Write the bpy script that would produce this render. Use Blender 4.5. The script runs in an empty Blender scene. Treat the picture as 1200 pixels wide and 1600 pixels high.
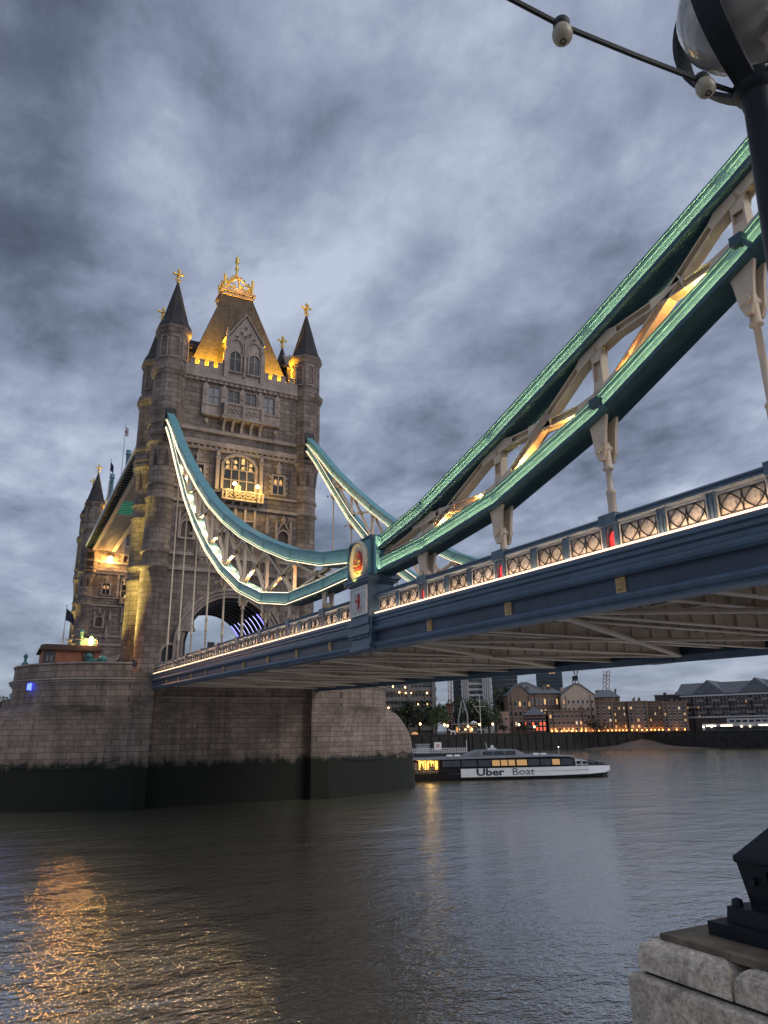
import bpy, bmesh, math, random
from mathutils import Vector, Matrix
R = math.radians
PI = math.pi
random.seed(7)
sc = bpy.context.scene
COL = sc.collection

# ------------------------------------------------------------------ camera
CAM = Vector((-92.0609, 24.2156, 7.1))
YAW, PITCH, ROLL, FPX = -0.482878, 0.293913, -0.0135793, 1138.37
_f = Vector((math.cos(PITCH)*math.cos(YAW), math.cos(PITCH)*math.sin(YAW), math.sin(PITCH)))
_r0 = _f.cross(Vector((0, 0, 1))).normalized()
_u0 = _r0.cross(_f)
_r = _r0*math.cos(ROLL)+_u0*math.sin(ROLL)
_u = -_r0*math.sin(ROLL)+_u0*math.cos(ROLL)
cd = bpy.data.cameras.new('camera')
cam = bpy.data.objects.new('camera', cd)
COL.objects.link(cam)
cd.sensor_fit = 'VERTICAL'
cd.sensor_height = 36.0
cd.lens = FPX*36.0/1600.0
cd.clip_start = 0.05
cd.clip_end = 9000
cam.matrix_world = Matrix(((_r.x, _u.x, -_f.x, CAM.x), (_r.y, _u.y, -_f.y, CAM.y), (_r.z, _u.z, -_f.z, CAM.z), (0, 0, 0, 1)))
sc.camera = cam

# ------------------------------------------------------------------ world / sun / exposure
SUN_EL, SUN_AZ = 38, 215
w = bpy.data.worlds.new('World')
sc.world = w
w.use_nodes = True
nt = w.node_tree
nt.nodes.clear()
def N(t, **k):
    n = nt.nodes.new(t)
    for a, b in k.items():
        setattr(n, a, b)
    return n
def mth(op, a, b=None, c=None, clamp=False):
    n = nt.nodes.new('ShaderNodeMath'); n.operation = op; n.use_clamp = clamp
    for i, v in enumerate((a, b, c)):
        if v is None: continue
        if isinstance(v, (int, float)): n.inputs[i].default_value = v
        else: nt.links.new(v, n.inputs[i])
    return n.outputs[0]
def L(a, b): nt.links.new(a, b)
def ramp(fac, stops, interp='LINEAR'):
    n = nt.nodes.new('ShaderNodeValToRGB'); n.color_ramp.interpolation = interp
    el = n.color_ramp.elements
    while len(el) < len(stops): el.new(0.5)
    for e, (p, c) in zip(el, stops):
        e.position = p
        e.color = (c, c, c, 1) if isinstance(c, (int, float)) else (c[0], c[1], c[2], 1)
    L(fac, n.inputs[0])
    return n.outputs[0]
def noise(vec, scale, detail=5, rough=.55, dist=0.0):
    n = nt.nodes.new('ShaderNodeTexNoise')
    n.inputs['Scale'].default_value = scale; n.inputs['Detail'].default_value = detail
    n.inputs['Roughness'].default_value = rough; n.inputs['Distortion'].default_value = dist
    if vec is not None: L(vec, n.inputs['Vector'])
    return n.outputs['Fac']
def mixc(fac, a, b, typ='MIX'):
    n = nt.nodes.new('ShaderNodeMix'); n.data_type = 'RGBA'; n.blend_type = typ
    for s, v in ((n.inputs[0], fac), (n.inputs[6], a), (n.inputs[7], b)):
        if isinstance(v, (int, float)): s.default_value = v
        elif isinstance(v, tuple): s.default_value = (v[0], v[1], v[2], 1)
        else: L(v, s)
    return n.outputs[2]
tc = N('ShaderNodeTexCoord')
sx = N('ShaderNodeSeparateXYZ'); L(tc.outputs['Generated'], sx.inputs[0])
zc = mth('ADD', mth('MAXIMUM', sx.outputs[2], 0.0), 0.16)
cx = N('ShaderNodeCombineXYZ')
L(mth('DIVIDE', sx.outputs[0], zc), cx.inputs[0]); L(mth('DIVIDE', sx.outputs[1], zc), cx.inputs[1])
mp = N('ShaderNodeMapping'); L(cx.outputs[0], mp.inputs[0])
mp.inputs['Location'].default_value = (13.7517, -18.7786, 3.9939)
mp.inputs['Rotation'].default_value = (0, 0, 0.0)
mp.inputs['Scale'].default_value = (1.0, 1.2, 1)
big = noise(mp.outputs[0], 0.95, 3, .5, .25)
med = noise(mp.outputs[0], 2.1, 9, .58, .3)
fin = noise(mp.outputs[0], 5.0, 8, .64, .2)
cl = mth('ADD', mth('ADD', mth('MULTIPLY', big, .50), mth('MULTIPLY', med, .38)), mth('MULTIPLY', fin, .19))
ccol = ramp(cl, [(0.39, (0.034, 0.042, 0.059)), (0.45, (0.06, 0.072, 0.101)), (0.505, (0.104, 0.122, 0.168)), (0.56, (0.152, 0.176, 0.231)), (0.635, (0.245, 0.272, 0.333))])
hz = ramp(sx.outputs[2], [(0.0, 1.0), (.10, .75), (.32, 0.0)])
ccol = mixc(mth('MULTIPLY', hz, .55), ccol, (.125, .147, .188))
ccol10 = N('ShaderNodeVectorMath', operation='SCALE'); L(ccol, ccol10.inputs[0]); ccol10.inputs['Scale'].default_value = 10.0
sky = N('ShaderNodeTexSky'); sky.sky_type = 'NISHITA'; sky.sun_disc = False
sky.sun_elevation = R(SUN_EL); sky.sun_rotation = R(90-SUN_AZ)
skyc = mixc(.05, ccol10.outputs[0], sky.outputs[0])
bg = N('ShaderNodeBackground'); bg.inputs[1].default_value = 0.1
L(skyc, bg.inputs[0])
wo = N('ShaderNodeOutputWorld'); L(bg.outputs[0], wo.inputs[0])
sun = bpy.data.lights.new('sun', 'SUN'); sun.energy = 0.5; sun.angle = R(35); sun.color = (1, .95, .9)
so = bpy.data.objects.new('sun', sun); COL.objects.link(so)
sd = Vector((math.cos(R(SUN_EL))*math.cos(R(SUN_AZ)), math.cos(R(SUN_EL))*math.sin(R(SUN_AZ)), math.sin(R(SUN_EL))))
so.rotation_euler = sd.to_track_quat('Z', 'Y').to_euler()
sc.view_settings.view_transform = 'Standard'
sc.view_settings.look = 'None'
sc.view_settings.exposure = 1.1
sc.view_settings.gamma = 1.0
sc.render.engine = 'CYCLES'
sc.cycles.use_denoising = True
sc.cycles.max_bounces = 6
sc.cycles.sample_clamp_indirect = 40.0
sc.cycles.use_light_tree = True

# ------------------------------------------------------------------ pixel rays of the 1200x1600 frame (for measuring distances)
def ray(px, py):
    return _f + _r*((px-600)/FPX) - _u*((py-800)/FPX)
def at(px, py, D):
    """point seen at (px, py), D metres away over the ground"""
    d = ray(px, py); h = math.hypot(d.x, d.y)
    return CAM + d*(D/h)

# ------------------------------------------------------------------ mesh builder
class MB:
    def __init__(s): s.v = []; s.f = []; s.uv = []; s.sm = []
    def add(s, verts, faces, uvs=None, smooth=False):
        o = len(s.v); s.v += [Vector(p) for p in verts]
        for i, f in enumerate(faces):
            s.f.append([o+k for k in f]); s.uv.append(uvs[i] if uvs else None); s.sm.append(smooth)
        return s
    def box(s, x0, x1, y0, y1, z0, z1):
        v = [(x, y, z) for z in (z0, z1) for y in (y0, y1) for x in (x0, x1)]
        return s.add(v, [(0, 2, 3, 1), (4, 5, 7, 6), (0, 1, 5, 4), (2, 6, 7, 3), (0, 4, 6, 2), (1, 3, 7, 5)])
    def loft(s, rings, caps=True, closed=True, smooth=False, uvs=True):
        n = len(rings[0]); V = []; F = []; U = []
        for r in rings: V += r
        us = []
        for r in rings:
            a = [0.0]
            for k in range(n):
                a.append(a[-1]+(Vector(r[(k+1) % n])-Vector(r[k])).length)
            us.append(a)
        base = us[0] if max(u[-1] for u in us) < 1e-6 else max(us, key=lambda q: q[-1])
        vv = [0.0]
        for i in range(len(rings)-1):
            vv.append(vv[-1]+max(1e-4, max((Vector(rings[i+1][k])-Vector(rings[i][k])).length for k in range(0, n, max(1, n//4)))))
        z0 = rings[0][0][2]
        for i in range(len(rings)-1):
            for k in range(n if closed else n-1):
                k2 = (k+1) % n
                F.append((i*n+k, i*n+k2, (i+1)*n+k2, (i+1)*n+k))
                U.append(((base[k], z0+vv[i]), (base[k+1], z0+vv[i]), (base[k+1], z0+vv[i+1]), (base[k], z0+vv[i+1])))
        s.add(V, F, U if uvs else None, smooth)
        if caps and closed:
            s.add(rings[0], [tuple(range(n-1, -1, -1))]); s.add(rings[-1], [tuple(range(n))])
        return s
    def lathe(s, prof, c=(0, 0, 0), n=16, rot=0.0, smooth=True, caps=True):
        rings = [[(c[0]+r*math.cos(rot+2*PI*k/n), c[1]+r*math.sin(rot+2*PI*k/n), c[2]+z) for k in range(n)] for r, z in prof]
        return s.loft(rings, caps=caps, smooth=smooth)
    def tube(s, path, r, n=6, caps=True, smooth=True):
        path = [Vector(p) for p in path]; rings = []
        prev = None
        for i, p in enumerate(path):
            t = (path[min(i+1, len(path)-1)]-path[max(i-1, 0)]).normalized()
            up = Vector((0, 0, 1)) if abs(t.z) < .9 else Vector((1, 0, 0))
            if prev is not None: up = prev
            a = up.cross(t)
            if a.length < 1e-5: a = Vector((1, .3, .2)).cross(t)
            a.normalize(); b = t.cross(a).normalized(); prev = b
            rr = r[i] if isinstance(r, (list, tuple)) else r
            rings.append([p+a*(rr*math.cos(2*PI*k/n))+b*(rr*math.sin(2*PI*k/n)) for k in range(n)])
        return s.loft(rings, caps=caps, smooth=smooth)
    def bar(s, p0, p1, w, h, up=(0, 0, 1)):
        p0, p1 = Vector(p0), Vector(p1); t = (p1-p0).normalized(); up = Vector(up)
        a = up.cross(t)
        if a.length < 1e-4: a = Vector((1, 0, 0)).cross(t)
        a.normalize(); b = t.cross(a)
        q = lambda p: [p-a*w/2-b*h/2, p+a*w/2-b*h/2, p+a*w/2+b*h/2, p-a*w/2+b*h/2]
        return s.loft([q(p0), q(p1)])
    def prism(s, poly, T, d0, d1):
        """poly [(u,v)] pushed from depth d0 to d1 along T(u,v,d)"""
        a = [T(u, v, d0) for u, v in poly]; b = [T(u, v, d1) for u, v in poly]; n = len(poly)
        s.add(a+b, [tuple(range(n-1, -1, -1)), tuple(range(n, 2*n))]+[(k, (k+1) % n, n+(k+1) % n, n+k) for k in range(n)])
        return s
    def sweep(s, path, T, wd, d0, d1):
        """band of width wd (outwards, left of path) along a 2-D path, between depths d0..d1"""
        n = len(path); out = []
        for i in range(n):
            a = Vector(path[max(i-1, 0)]); b = Vector(path[min(i+1, n-1)]); t = (b-a).normalized()
            nn = Vector((-t.y, t.x)); out.append((path[i][0]+nn.x*wd, path[i][1]+nn.y*wd))
        for i in range(n-1):
            q = [path[i], path[i+1], out[i+1], out[i]]
            s.prism(q, T, d0, d1)
        return s
    def build(s, name, mat, parent=None, loc=(0, 0, 0)):
        off = Vector(loc)
        me = bpy.data.meshes.new(name)
        me.from_pydata([p-off for p in s.v], [], s.f)
        ul = me.uv_layers.new(name='UVMap')
        for pi, pol in enumerate(me.polygons):
            uv = s.uv[pi]; pol.use_smooth = s.sm[pi]
            if uv is None:
                nr = pol.normal
                if abs(nr.z) > .85:
                    for li in pol.loop_indices:
                        c = s.v[me.loops[li].vertex_index]; ul.data[li].uv = (c.x, c.y)
                else:
                    t = Vector((-nr.y, nr.x, 0)).normalized()
                    sl = 1/max(.3, math.hypot(nr.x, nr.y))
                    for li in pol.loop_indices:
                        c = s.v[me.loops[li].vertex_index]; ul.data[li].uv = (c.dot(t), c.z*sl)
            else:
                for li, q in zip(pol.loop_indices, uv): ul.data[li].uv = q
        me.validate(); me.update()
        if mat: me.materials.append(mat)
        o = bpy.data.objects.new(name, me); COL.objects.link(o)
        if parent: o.parent = parent
        else: o.location = off
        return o
def tag(o, label, cat, group=None, kind=None):
    if label: o['label'] = label
    if cat: o['category'] = cat
    if group: o['group'] = group
    if kind: o['kind'] = kind
    return o
def empty(name, label, cat, loc=(0, 0, 0), group=None, rz=0.0):
    o = bpy.data.objects.new(name, None); COL.objects.link(o); o.location = loc; o.rotation_euler = (0, 0, rz)
    o.empty_display_size = .3
    return tag(o, label, cat, group)
def dup(o, parent=None, **kw):
    c = o.copy(); COL.objects.link(c)
    if parent: c.parent = parent
    for ch in list(o.children): dup(ch, c)
    for k, v in kw.items(): c[k] = v
    return c
ORD = ['first', 'second', 'third', 'fourth', 'fifth', 'sixth', 'seventh', 'eighth', 'ninth', 'tenth', 'eleventh', 'twelfth', 'thirteenth', 'fourteenth', 'fifteenth', 'sixteenth']

# ------------------------------------------------------------------ materials
M = {}
def newmat(name):
    global nt
    m = bpy.data.materials.new(name); m.use_nodes = True; nt = m.node_tree; nt.nodes.clear()
    b = N('ShaderNodeBsdfPrincipled'); o = N('ShaderNodeOutputMaterial'); L(b.outputs[0], o.inputs[0])
    M[name] = m
    return b
def setc(b, key, v):
    s = b.inputs[key]
    if isinstance(v, (int, float)): s.default_value = v
    elif isinstance(v, tuple): s.default_value = (v[0], v[1], v[2], 1)
    else: L(v, s)
def bump(h, strength, dist, b):
    n = N('ShaderNodeBump'); n.inputs['Strength'].default_value = strength; n.inputs['Distance'].default_value = dist
    L(h, n.inputs['Height']); L(n.outputs[0], b.inputs['Normal'])
def simple(name, col, rough=.6, metal=0.0, var=.25, sc_=1.5, bmp=0.0, spec=.5):
    b = newmat(name); g = N('ShaderNodeTexCoord')
    n1 = noise(g.outputs['Object'], sc_, 6, .6, .3)
    c = mixc(ramp(n1, [(.3, 0.0), (.7, 1.0)]), tuple(x*(1-var) for x in col), tuple(min(1, x*(1+var)) for x in col))
    setc(b, 'Base Color', c); b.inputs['Roughness'].default_value = rough; b.inputs['Metallic'].default_value = metal
    b.inputs['Specular IOR Level'].default_value = spec
    if bmp: bump(noise(g.outputs['Object'], sc_*6, 5, .6), .6, bmp, b)
    return M[name]
def emit(name, col, st):
    b = newmat(name); setc(b, 'Base Color', tuple(min(1, c*.8) for c in col)); setc(b, 'Emission Color', col); b.inputs['Emission Strength'].default_value = st
    return M[name]
def stone(name, c1, c2, mort, bw, bh, ms=.012, stain=.5, algae=None, bmp=.03, dirt=(.35, 1.0)):
    b = newmat(name); g = N('ShaderNodeTexCoord')
    br = N('ShaderNodeTexBrick'); L(g.outputs['UV'], br.inputs[0])
    br.inputs['Color1'].default_value = (*c1, 1); br.inputs['Color2'].default_value = (*c2, 1); br.inputs['Mortar'].default_value = (*mort, 1)
    br.inputs['Scale'].default_value = 1.0; br.inputs['Mortar Size'].default_value = ms; br.inputs['Mortar Smooth'].default_value = .3
    br.inputs['Brick Width'].default_value = bw; br.inputs['Row Height'].default_value = bh; br.inputs['Bias'].default_value = 0.0
    n1 = noise(g.outputs['Object'], .35, 5, .6, .2); n2 = noise(g.outputs['Object'], 3.0, 5, .65)
    mpn = N('ShaderNodeMapping'); L(g.outputs['Object'], mpn.inputs[0]); mpn.inputs['Scale'].default_value = (1.2, 1.2, .12)
    n3 = noise(mpn.outputs[0], 1.0, 5, .6)
    c = mixc(stain, br.outputs['Color'], ramp(n1, [(.32, dirt[0]), (.62, dirt[1])]), 'MULTIPLY')
    c = mixc(stain, c, ramp(n3, [(.36, dirt[0]), (.56, 1.0)]), 'MULTIPLY')
    c = mixc(.5, c, ramp(n2, [(.3, .55), (.7, 1.15)]), 'MULTIPLY')
    if algae is not None:
        sp = N('ShaderNodeSeparateXYZ'); L(g.outputs['Object'], sp.inputs[0])
        nz = noise(mpn.outputs[0], 2.2, 5, .6)
        zz = mth('ADD', sp.outputs[2], mth('ADD', mth('MULTIPLY', nz, -.9), mth('MULTIPLY', noise(g.outputs['Object'], 0.5, 6, .66, .8), -3.0)))
        f = ramp(mth('MULTIPLY', mth('ADD', zz, 1.0), .2), [(.2*(algae[0]), 1.0), (.2*(algae[0])+.11, 0.0)])
        f2 = ramp(mth('MULTIPLY', mth('ADD', zz, 1.0), .2), [(.2*(algae[0])+.0, .75), (.2*(algae[0])+.22, 0.0)])
        c = mixc(f2, c, (.085, .075, .05))
        c = mixc(f, c, mixc(n2, (.003, .0045, .002), (.012, .015, .006)))
    setc(b, 'Base Color', c); b.inputs['Roughness'].default_value = .85
    h = mth('ADD', mth('MULTIPLY', br.outputs['Fac'], -1.0), mth('MULTIPLY', n2, .5))
    bump(h, 1.0, bmp, b)
    return M[name]
def paint(name, col, rough=.38, rivet=True, grime=.4):
    b = newmat(name); g = N('ShaderNodeTexCoord')
    n1 = noise(g.outputs['Object'], .9, 6, .62, .3); n2 = noise(g.outputs['Object'], 9, 4, .6)
    mpn = N('ShaderNodeMapping'); L(g.outputs['Object'], mpn.inputs[0]); mpn.inputs['Scale'].default_value = (2.2, 2.2, .25)
    n3 = noise(mpn.outputs[0], 1.4, 4, .6)
    c = mixc(grime, col, ramp(n1, [(.3, .5), (.6, 1.05)]), 'MULTIPLY')
    c = mixc(grime*.7, c, ramp(n3, [(.35, .55), (.55, 1.0)]), 'MULTIPLY')
    c = mixc(ramp(n2, [(.66, 0.0), (.78, grime*.6)]), c, (.11, .075, .05))
    setc(b, 'Base Color', c); b.inputs['Roughness'].default_value = rough
    if rivet:
        su = N('ShaderNodeSeparateXYZ'); L(g.outputs['UV'], su.inputs[0])
        du = mth('MULTIPLY', mth('SUBTRACT', mth('FRACT', mth('DIVIDE', su.outputs[0], .13)), .5), .13)
        dv = mth('MULTIPLY', mth('SUBTRACT', mth('FRACT', mth('DIVIDE', su.outputs[1], .19)), .5), .19)
        dd = mth('SQRT', mth('ADD', mth('MULTIPLY', du, du), mth('MULTIPLY', dv, dv)))
        h = mth('SUBTRACT', 1.0, mth('DIVIDE', dd, .03), clamp=True)
        bump(mth('ADD', h, mth('MULTIPLY', n2, .02)), .3, .012, b)
    return M[name]
stone('granite', (.30, .238, .205), (.185, .143, .12), (.075, .06, .052), 1.5, .62, .028, .5, None, .05)
stone('granite_trim', (.42, .345, .30), (.34, .275, .24), (.12, .10, .09), 1.4, .6, .008, .35, None, .015)
stone('pier_granite', (.37, .275, .22), (.26, .192, .152), (.12, .09, .072), 1.55, .62, .026, .5, (3.15,), .09)
stone('roof_slate', (.15, .125, .10), (.10, .085, .07), (.04, .035, .03), .42, .26, .02, .5, None, .03)
stone('spire_slate', (.06, .055, .06), (.04, .038, .042), (.02, .02, .02), .5, .4, .02, .4, None, .03)
stone('brick_brown', (.36, .235, .165), (.26, .17, .125), (.15, .12, .10), .5, .2, .02, .3, None, .01)
stone('brick_dark', (.17, .125, .11), (.125, .095, .085), (.05, .04, .04), .5, .2, .02, .3, None, .01)
stone('brick_red', (.22, .075, .05), (.16, .055, .04), (.1, .07, .06), .5, .2, .02, .3, None, .01)
simple('stucco_beige', (.55, .43, .33), .85, 0, .12, .6)
simple('stucco_pink', (.5, .31, .25), .85, 0, .12, .6)
simple('stucco_white', (.52, .5, .48), .8, 0, .12, .6)
simple('concrete', (.2, .18, .165), .85, 0, .2, .4)
simple('slate_grey', (.11, .12, .13), .6, 0, .2, .5)
simple('roof_pale', (.34, .36, .37), .5, 0, .15, .3)
simple('wall_timber', (.022, .02, .018), .9, 0, .5, .6, .02)
simple('earth_bank', (.12, .11, .09), .95, 0, .3, .2)
simple('sand', (.13, .105, .09), .95, 0, .2, .25)
simple('tree_bark', (.055, .042, .032), .9, 0, .3, 2)
simple('leaf_dark', (.022, .032, .016), .7, 0, .5, .5)
simple('leaf_green', (.055, .08, .03), .7, 0, .5, .5)
simple('leaf_olive', (.075, .085, .045), .7, 0, .5, .5)
simple('dark_glass', (.03, .035, .045), .12, 0, .3, .5)
simple('blue_glass', (.035, .06, .085), .15, 0, .4, .12)
simple('grey_glass', (.07, .08, .09), .2, 0, .4, .15)
simple('pale_blind', (.22, .23, .25), .6, 0, .2, .8)
simple('gold', (.75, .52, .12), .38, .75, .2, 3, .004)
simple('gold_paint', (.55, .36, .16), .5, .1, .3, 6, .01)
simple('black_iron', (.012, .013, .016), .45, 0, .3, 6, .002)
simple('lamp_iron', (.007, .009, .014), .5, 0, .35, 7, .0015, .3)
simple('black_rubber', (.008, .008, .009), .55, 0, .2, 20)
simple('bulb_ivory', (.40, .35, .24), .35, 0, .12, 25, .0008)
simple('white_paint', (.72, .7, .68), .45, 0, .1, 2)
simple('cream_plate', (.74, .67, .59), .6, 0, .12, 8, .01)
simple('road_asphalt', (.05, .05, .05), .9, 0, .2, 3)
simple('rust_cladding', (.26, .10, .055), .7, 0, .25, 1.2)
simple('dark_brown', (.05, .03, .024), .6, 0, .25, 1.2)
simple('teal_paint', (.05, .2, .2), .5, 0, .25, 2)
simple('hull_black', (.008, .008, .010), .55, 0, .2, 1, 0, .2)
simple('hull_white', (.68, .68, .7), .3, 0, .06, .6)
simple('stripe_cyan', (.10, .42, .58), .4, 0, .1, 1)
simple('stripe_red', (.62, .09, .06), .4, 0, .1, 1)
simple('flag_white', (.6, .57, .58), .8, 0, .1, 2)
simple('flag_red', (.25, .03, .05), .8, 0, .1, 2)
simple('flag_navy', (.015, .017, .045), .8, 0, .2, 2)
simple('cross_red', (.45, .02, .03), .5, 0, .15, 6)
simple('medal_white', (.6, .55, .46), .5, 0, .1, 5, .005)
simple('medal_red', (.42, .035, .02), .35, 0, .25, 9, .01)
simple('panel_relief', (.72, .69, .66), .6, 0, .2, 8, .03)
simple('skin', (.4, .25, .19), .6, 0, .1, 10)
simple('coat_dark', (.015, .015, .018), .9, 0, .2, 5)
simple('shirt_grey', (.10, .10, .11), .9, 0, .2, 5)
simple('steel_grey', (.3, .31, .32), .5, .3, .15, 3)
simple('stripped_grey', (.16, .17, .19), .6, 0, .2, .4)
paint('chain_teal', (.13, .34, .39), .5, True, .35)
paint('near_teal', (.12, .31, .30), .6, False, .45)
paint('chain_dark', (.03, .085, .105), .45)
paint('cream_steel', (.74, .58, .42), .5, True, .3)
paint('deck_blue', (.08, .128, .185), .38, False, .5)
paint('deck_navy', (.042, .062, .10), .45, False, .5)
paint('under_steel', (.70, .575, .46), .6, True, .25)
paint('walk_steel', (.42, .36, .29), .55, False, .4)
paint('walk_dark', (.02, .045, .05), .5, False, .4)
paint('walk_teal', (.12, .24, .29), .5, False, .3)
emit('led_white', (1, .78, .50), 1.2)
emit('led_peach', (1, .56, .32), 1.5)
emit('panel_fill', (1, .70, .43), 26.0)
emit('led_orange', (1, .66, .36), 25.0)
emit('web_fill', (1, .68, .36), 6.0)
emit('led_member', (1, .50, .16), 24.0)
emit('led_blue', (.16, .14, 1.0), 2.2)
emit('led_ice', (.50, .52, 1.0), 1.1)
emit('bulb_gold', (1, .62, .2), 28.0)
emit('lamp_gold', (1, .55, .15), 95.0)
emit('lamp_orange', (1, .42, .10), 90.0)
emit('lamp_warm', (1, .60, .24), 5.0)
emit('lamp_white', (1, .86, .6), 3.0)
emit('lamp_flame', (1, .40, .10), 3.2)
emit('window_lit', (1, .62, .24), .30)
emit('window_cool', (1, .80, .55), .22)
emit('window_dim', (1, .55, .22), .16)
emit('window_boat', (1, .55, .2), .05)
emit('window_cabin', (1, .58, .12), .9)
emit('niche_red', (1, .03, .03), .75)
emit('glow_blue', (.05, .08, 1.0), 3.0)
emit('floor_green', (.03, .26, .16), .30)
emit('pavilion_red', (1, .13, .05), .6)
b = M['cream_plate'].node_tree.nodes['Principled BSDF']; nt = M['cream_plate'].node_tree
oi = N('ShaderNodeObjectInfo'); lk = b.inputs['Base Color'].links[0].from_socket
L(mixc(1.0, lk, ramp(oi.outputs['Random'], [(0, (.62, .60, .57)), (1, (1, 1, 1))]), 'MULTIPLY'), b.inputs['Base Color'])
# granite with coarse speckle for the river wall close to the camera
b = newmat('wall_granite'); g = N('ShaderNodeTexCoord')
n1 = noise(g.outputs['Object'], 55, 6, .75); n2 = noise(g.outputs['Object'], 9, 6, .7, .6); n3 = noise(g.outputs['Object'], 2.2, 4, .6)
vo = N('ShaderNodeTexVoronoi'); L(g.outputs['Object'], vo.inputs['Vector']); vo.inputs['Scale'].default_value = 95
c = ramp(n1, [(.28, (.19, .15, .115)), (.45, (.49, .405, .32)), (.6, (.68, .575, .46)), (.78, (.84, .74, .62))])
c = mixc(.8, c, ramp(n2, [(.30, .45), (.45, .9), (.62, 1.2)]), 'MULTIPLY')
c = mixc(.6, c, ramp(n3, [(.35, .75), (.6, 1.15)]), 'MULTIPLY')
c = mixc(.35, c, ramp(vo.outputs['Distance'], [(.1, .35), (.5, 1.1)]), 'MULTIPLY')
setc(b, 'Base Color', c); b.inputs['Roughness'].default_value = .85
bump(mth('ADD', n1, mth('MULTIPLY', n2, 1.4)), .9, .006, b)
b = newmat('slab_bronze'); g = N('ShaderNodeTexCoord')
n1 = noise(g.outputs['Object'], 14, 7, .7, .5); n2 = noise(g.outputs['Object'], 3, 4, .6)
setc(b, 'Base Color', mixc(.7, ramp(n1, [(.3, (.07, .05, .032)), (.55, (.17, .13, .085)), (.75, (.26, .22, .15))]), ramp(n2, [(.3, .5), (.65, 1.1)]), 'MULTIPLY')); b.inputs['Roughness'].default_value = .55
bump(n1, .6, .004, b)
# dirty opal / mirror-like globe of the lamp
b = newmat('globe_glass'); g = N('ShaderNodeTexCoord')
n1 = noise(g.outputs['Object'], 7, 6, .65, .4); n2 = noise(g.outputs['Object'], 30, 3, .6)
c = mixc(ramp(n1, [(.35, 0.0), (.65, 1.0)]), (.30, .285, .26), (.46, .44, .40))
c = mixc(ramp(n2, [(.70, 0.0), (.76, .85)]), c, (.04, .03, .025))
setc(b, 'Base Color', c); b.inputs['Roughness'].default_value = .12; b.inputs['Coat Weight'].default_value = .8; b.inputs['Coat Roughness'].default_value = .04
# water
b = newmat('water'); g = N('ShaderNodeTexCoord')
def wm(sx_, sy_, rz):
    m = N('ShaderNodeMapping'); L(g.outputs['Object'], m.inputs[0]); m.inputs['Scale'].default_value = (sx_, sy_, 1); m.inputs['Rotation'].default_value = (0, 0, rz)
    return m.outputs[0]
a1 = noise(wm(1.0, .62, .5), .28, 3, .5, .3); a2 = noise(wm(1.0, .55, .9), 1.05, 4, .55, .4); a3 = noise(wm(1.0, .7, .2), 3.4, 3, .55, .3)
patch = ramp(noise(wm(1.0, .35, .6), .035, 3, .5, .2), [(.35, .55), (.65, 1.25)])
a4 = noise(wm(1.0, .75, .3), 9.5, 2, .5, .2)
hh = mth('ADD', mth('MULTIPLY', a4, .020), mth('ADD', mth('ADD', mth('MULTIPLY', a1, .2), mth('MULTIPLY', mth('MULTIPLY', a2, .115), patch)), mth('MULTIPLY', mth('MULTIPLY', a3, .06), patch)))
setc(b, 'Base Color', mixc(a1, (.115, .107, .07), (.15, .14, .095))); b.inputs['Roughness'].default_value = .03; b.inputs['IOR'].default_value = 8.0
bump(hh, 1.0, 1.0, b)

# ================================================================== SETTING: water and far bank
tag(MB().add([(-900, -2500, 0), (3000, -2500, 0), (3000, 1800, 0), (-900, 1800, 0)], [(0, 1, 2, 3)]).build('water', M['water']), None, None, kind='structure')
tag(MB().add([(-900, -2500, -6), (3000, -2500, -6), (3000, 1800, -6), (-900, 1800, -6)], [(0, 1, 2, 3)]).build('river_bed', M['earth_bank']), None, None, kind='structure')
BANK = [(-60, 262), (300, 266), (600, 268), (660, 270), (800, 290), (920, 306), (1010, 312), (1100, 306), (1200, 300), (1330, 300), (1600, 340)]
bank_pts = [at(px, 1150, D) for px, D in BANK]
m = MB(); land_z = 6.0
outer = [at(px, 1150, D+1800) for px, D in BANK]
m.loft([[(p.x, p.y, land_z) for p in bank_pts], [(p.x, p.y, land_z+2) for p in outer]], caps=False, closed=False, uvs=False)
tag(m.build('far_bank_ground', M['earth_bank']), None, None, kind='structure')
m = MB()
for i in range(len(bank_pts)-1):
    a, c = bank_pts[i], bank_pts[i+1]
    n_ = max(1, int((c-a).length/3.2)); t = (c-a).normalized(); nn = Vector((-t.y, t.x, 0)); nn = nn if nn.dot(CAM-a) > 0 else -nn
    m.bar((a.x, a.y, 2.4), (c.x, c.y, 2.4), .6, 7.1)
    m.bar((a.x, a.y, 6.1), (c.x, c.y, 6.1), .9, .3)
    for k in range(n_):
        q = a+(c-a)*(k/n_)+nn*.42
        m.box(q.x-.16, q.x+.16, q.y-.16, q.y+.16, -.5, 5.6+.3*math.sin(k*1.7))
tag(m.build('embankment_wall', M['wall_timber']), 'long dark timbered embankment wall along the far side of the river', 'river wall')
# sandy foreshore under the terraced warehouses
m = MB(); rings = []
for k in range(14):
    px = 860+k*20.5; hgt = 2.6*math.exp(-((px-1000)/40)**2)+.8
    rings.append([at(px, 1150, 302), at(px, 1150, 306.5), at(px, 1150, 311)])
    rings[-1] = [Vector((q.x, q.y, z)) for q, z in zip(rings[-1], (-.4, .35+.45*hgt*.5, hgt))]
m.loft(rings, caps=False, closed=False, smooth=True)
tag(m.build('foreshore', M['sand']), None, None, kind='structure')

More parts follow.
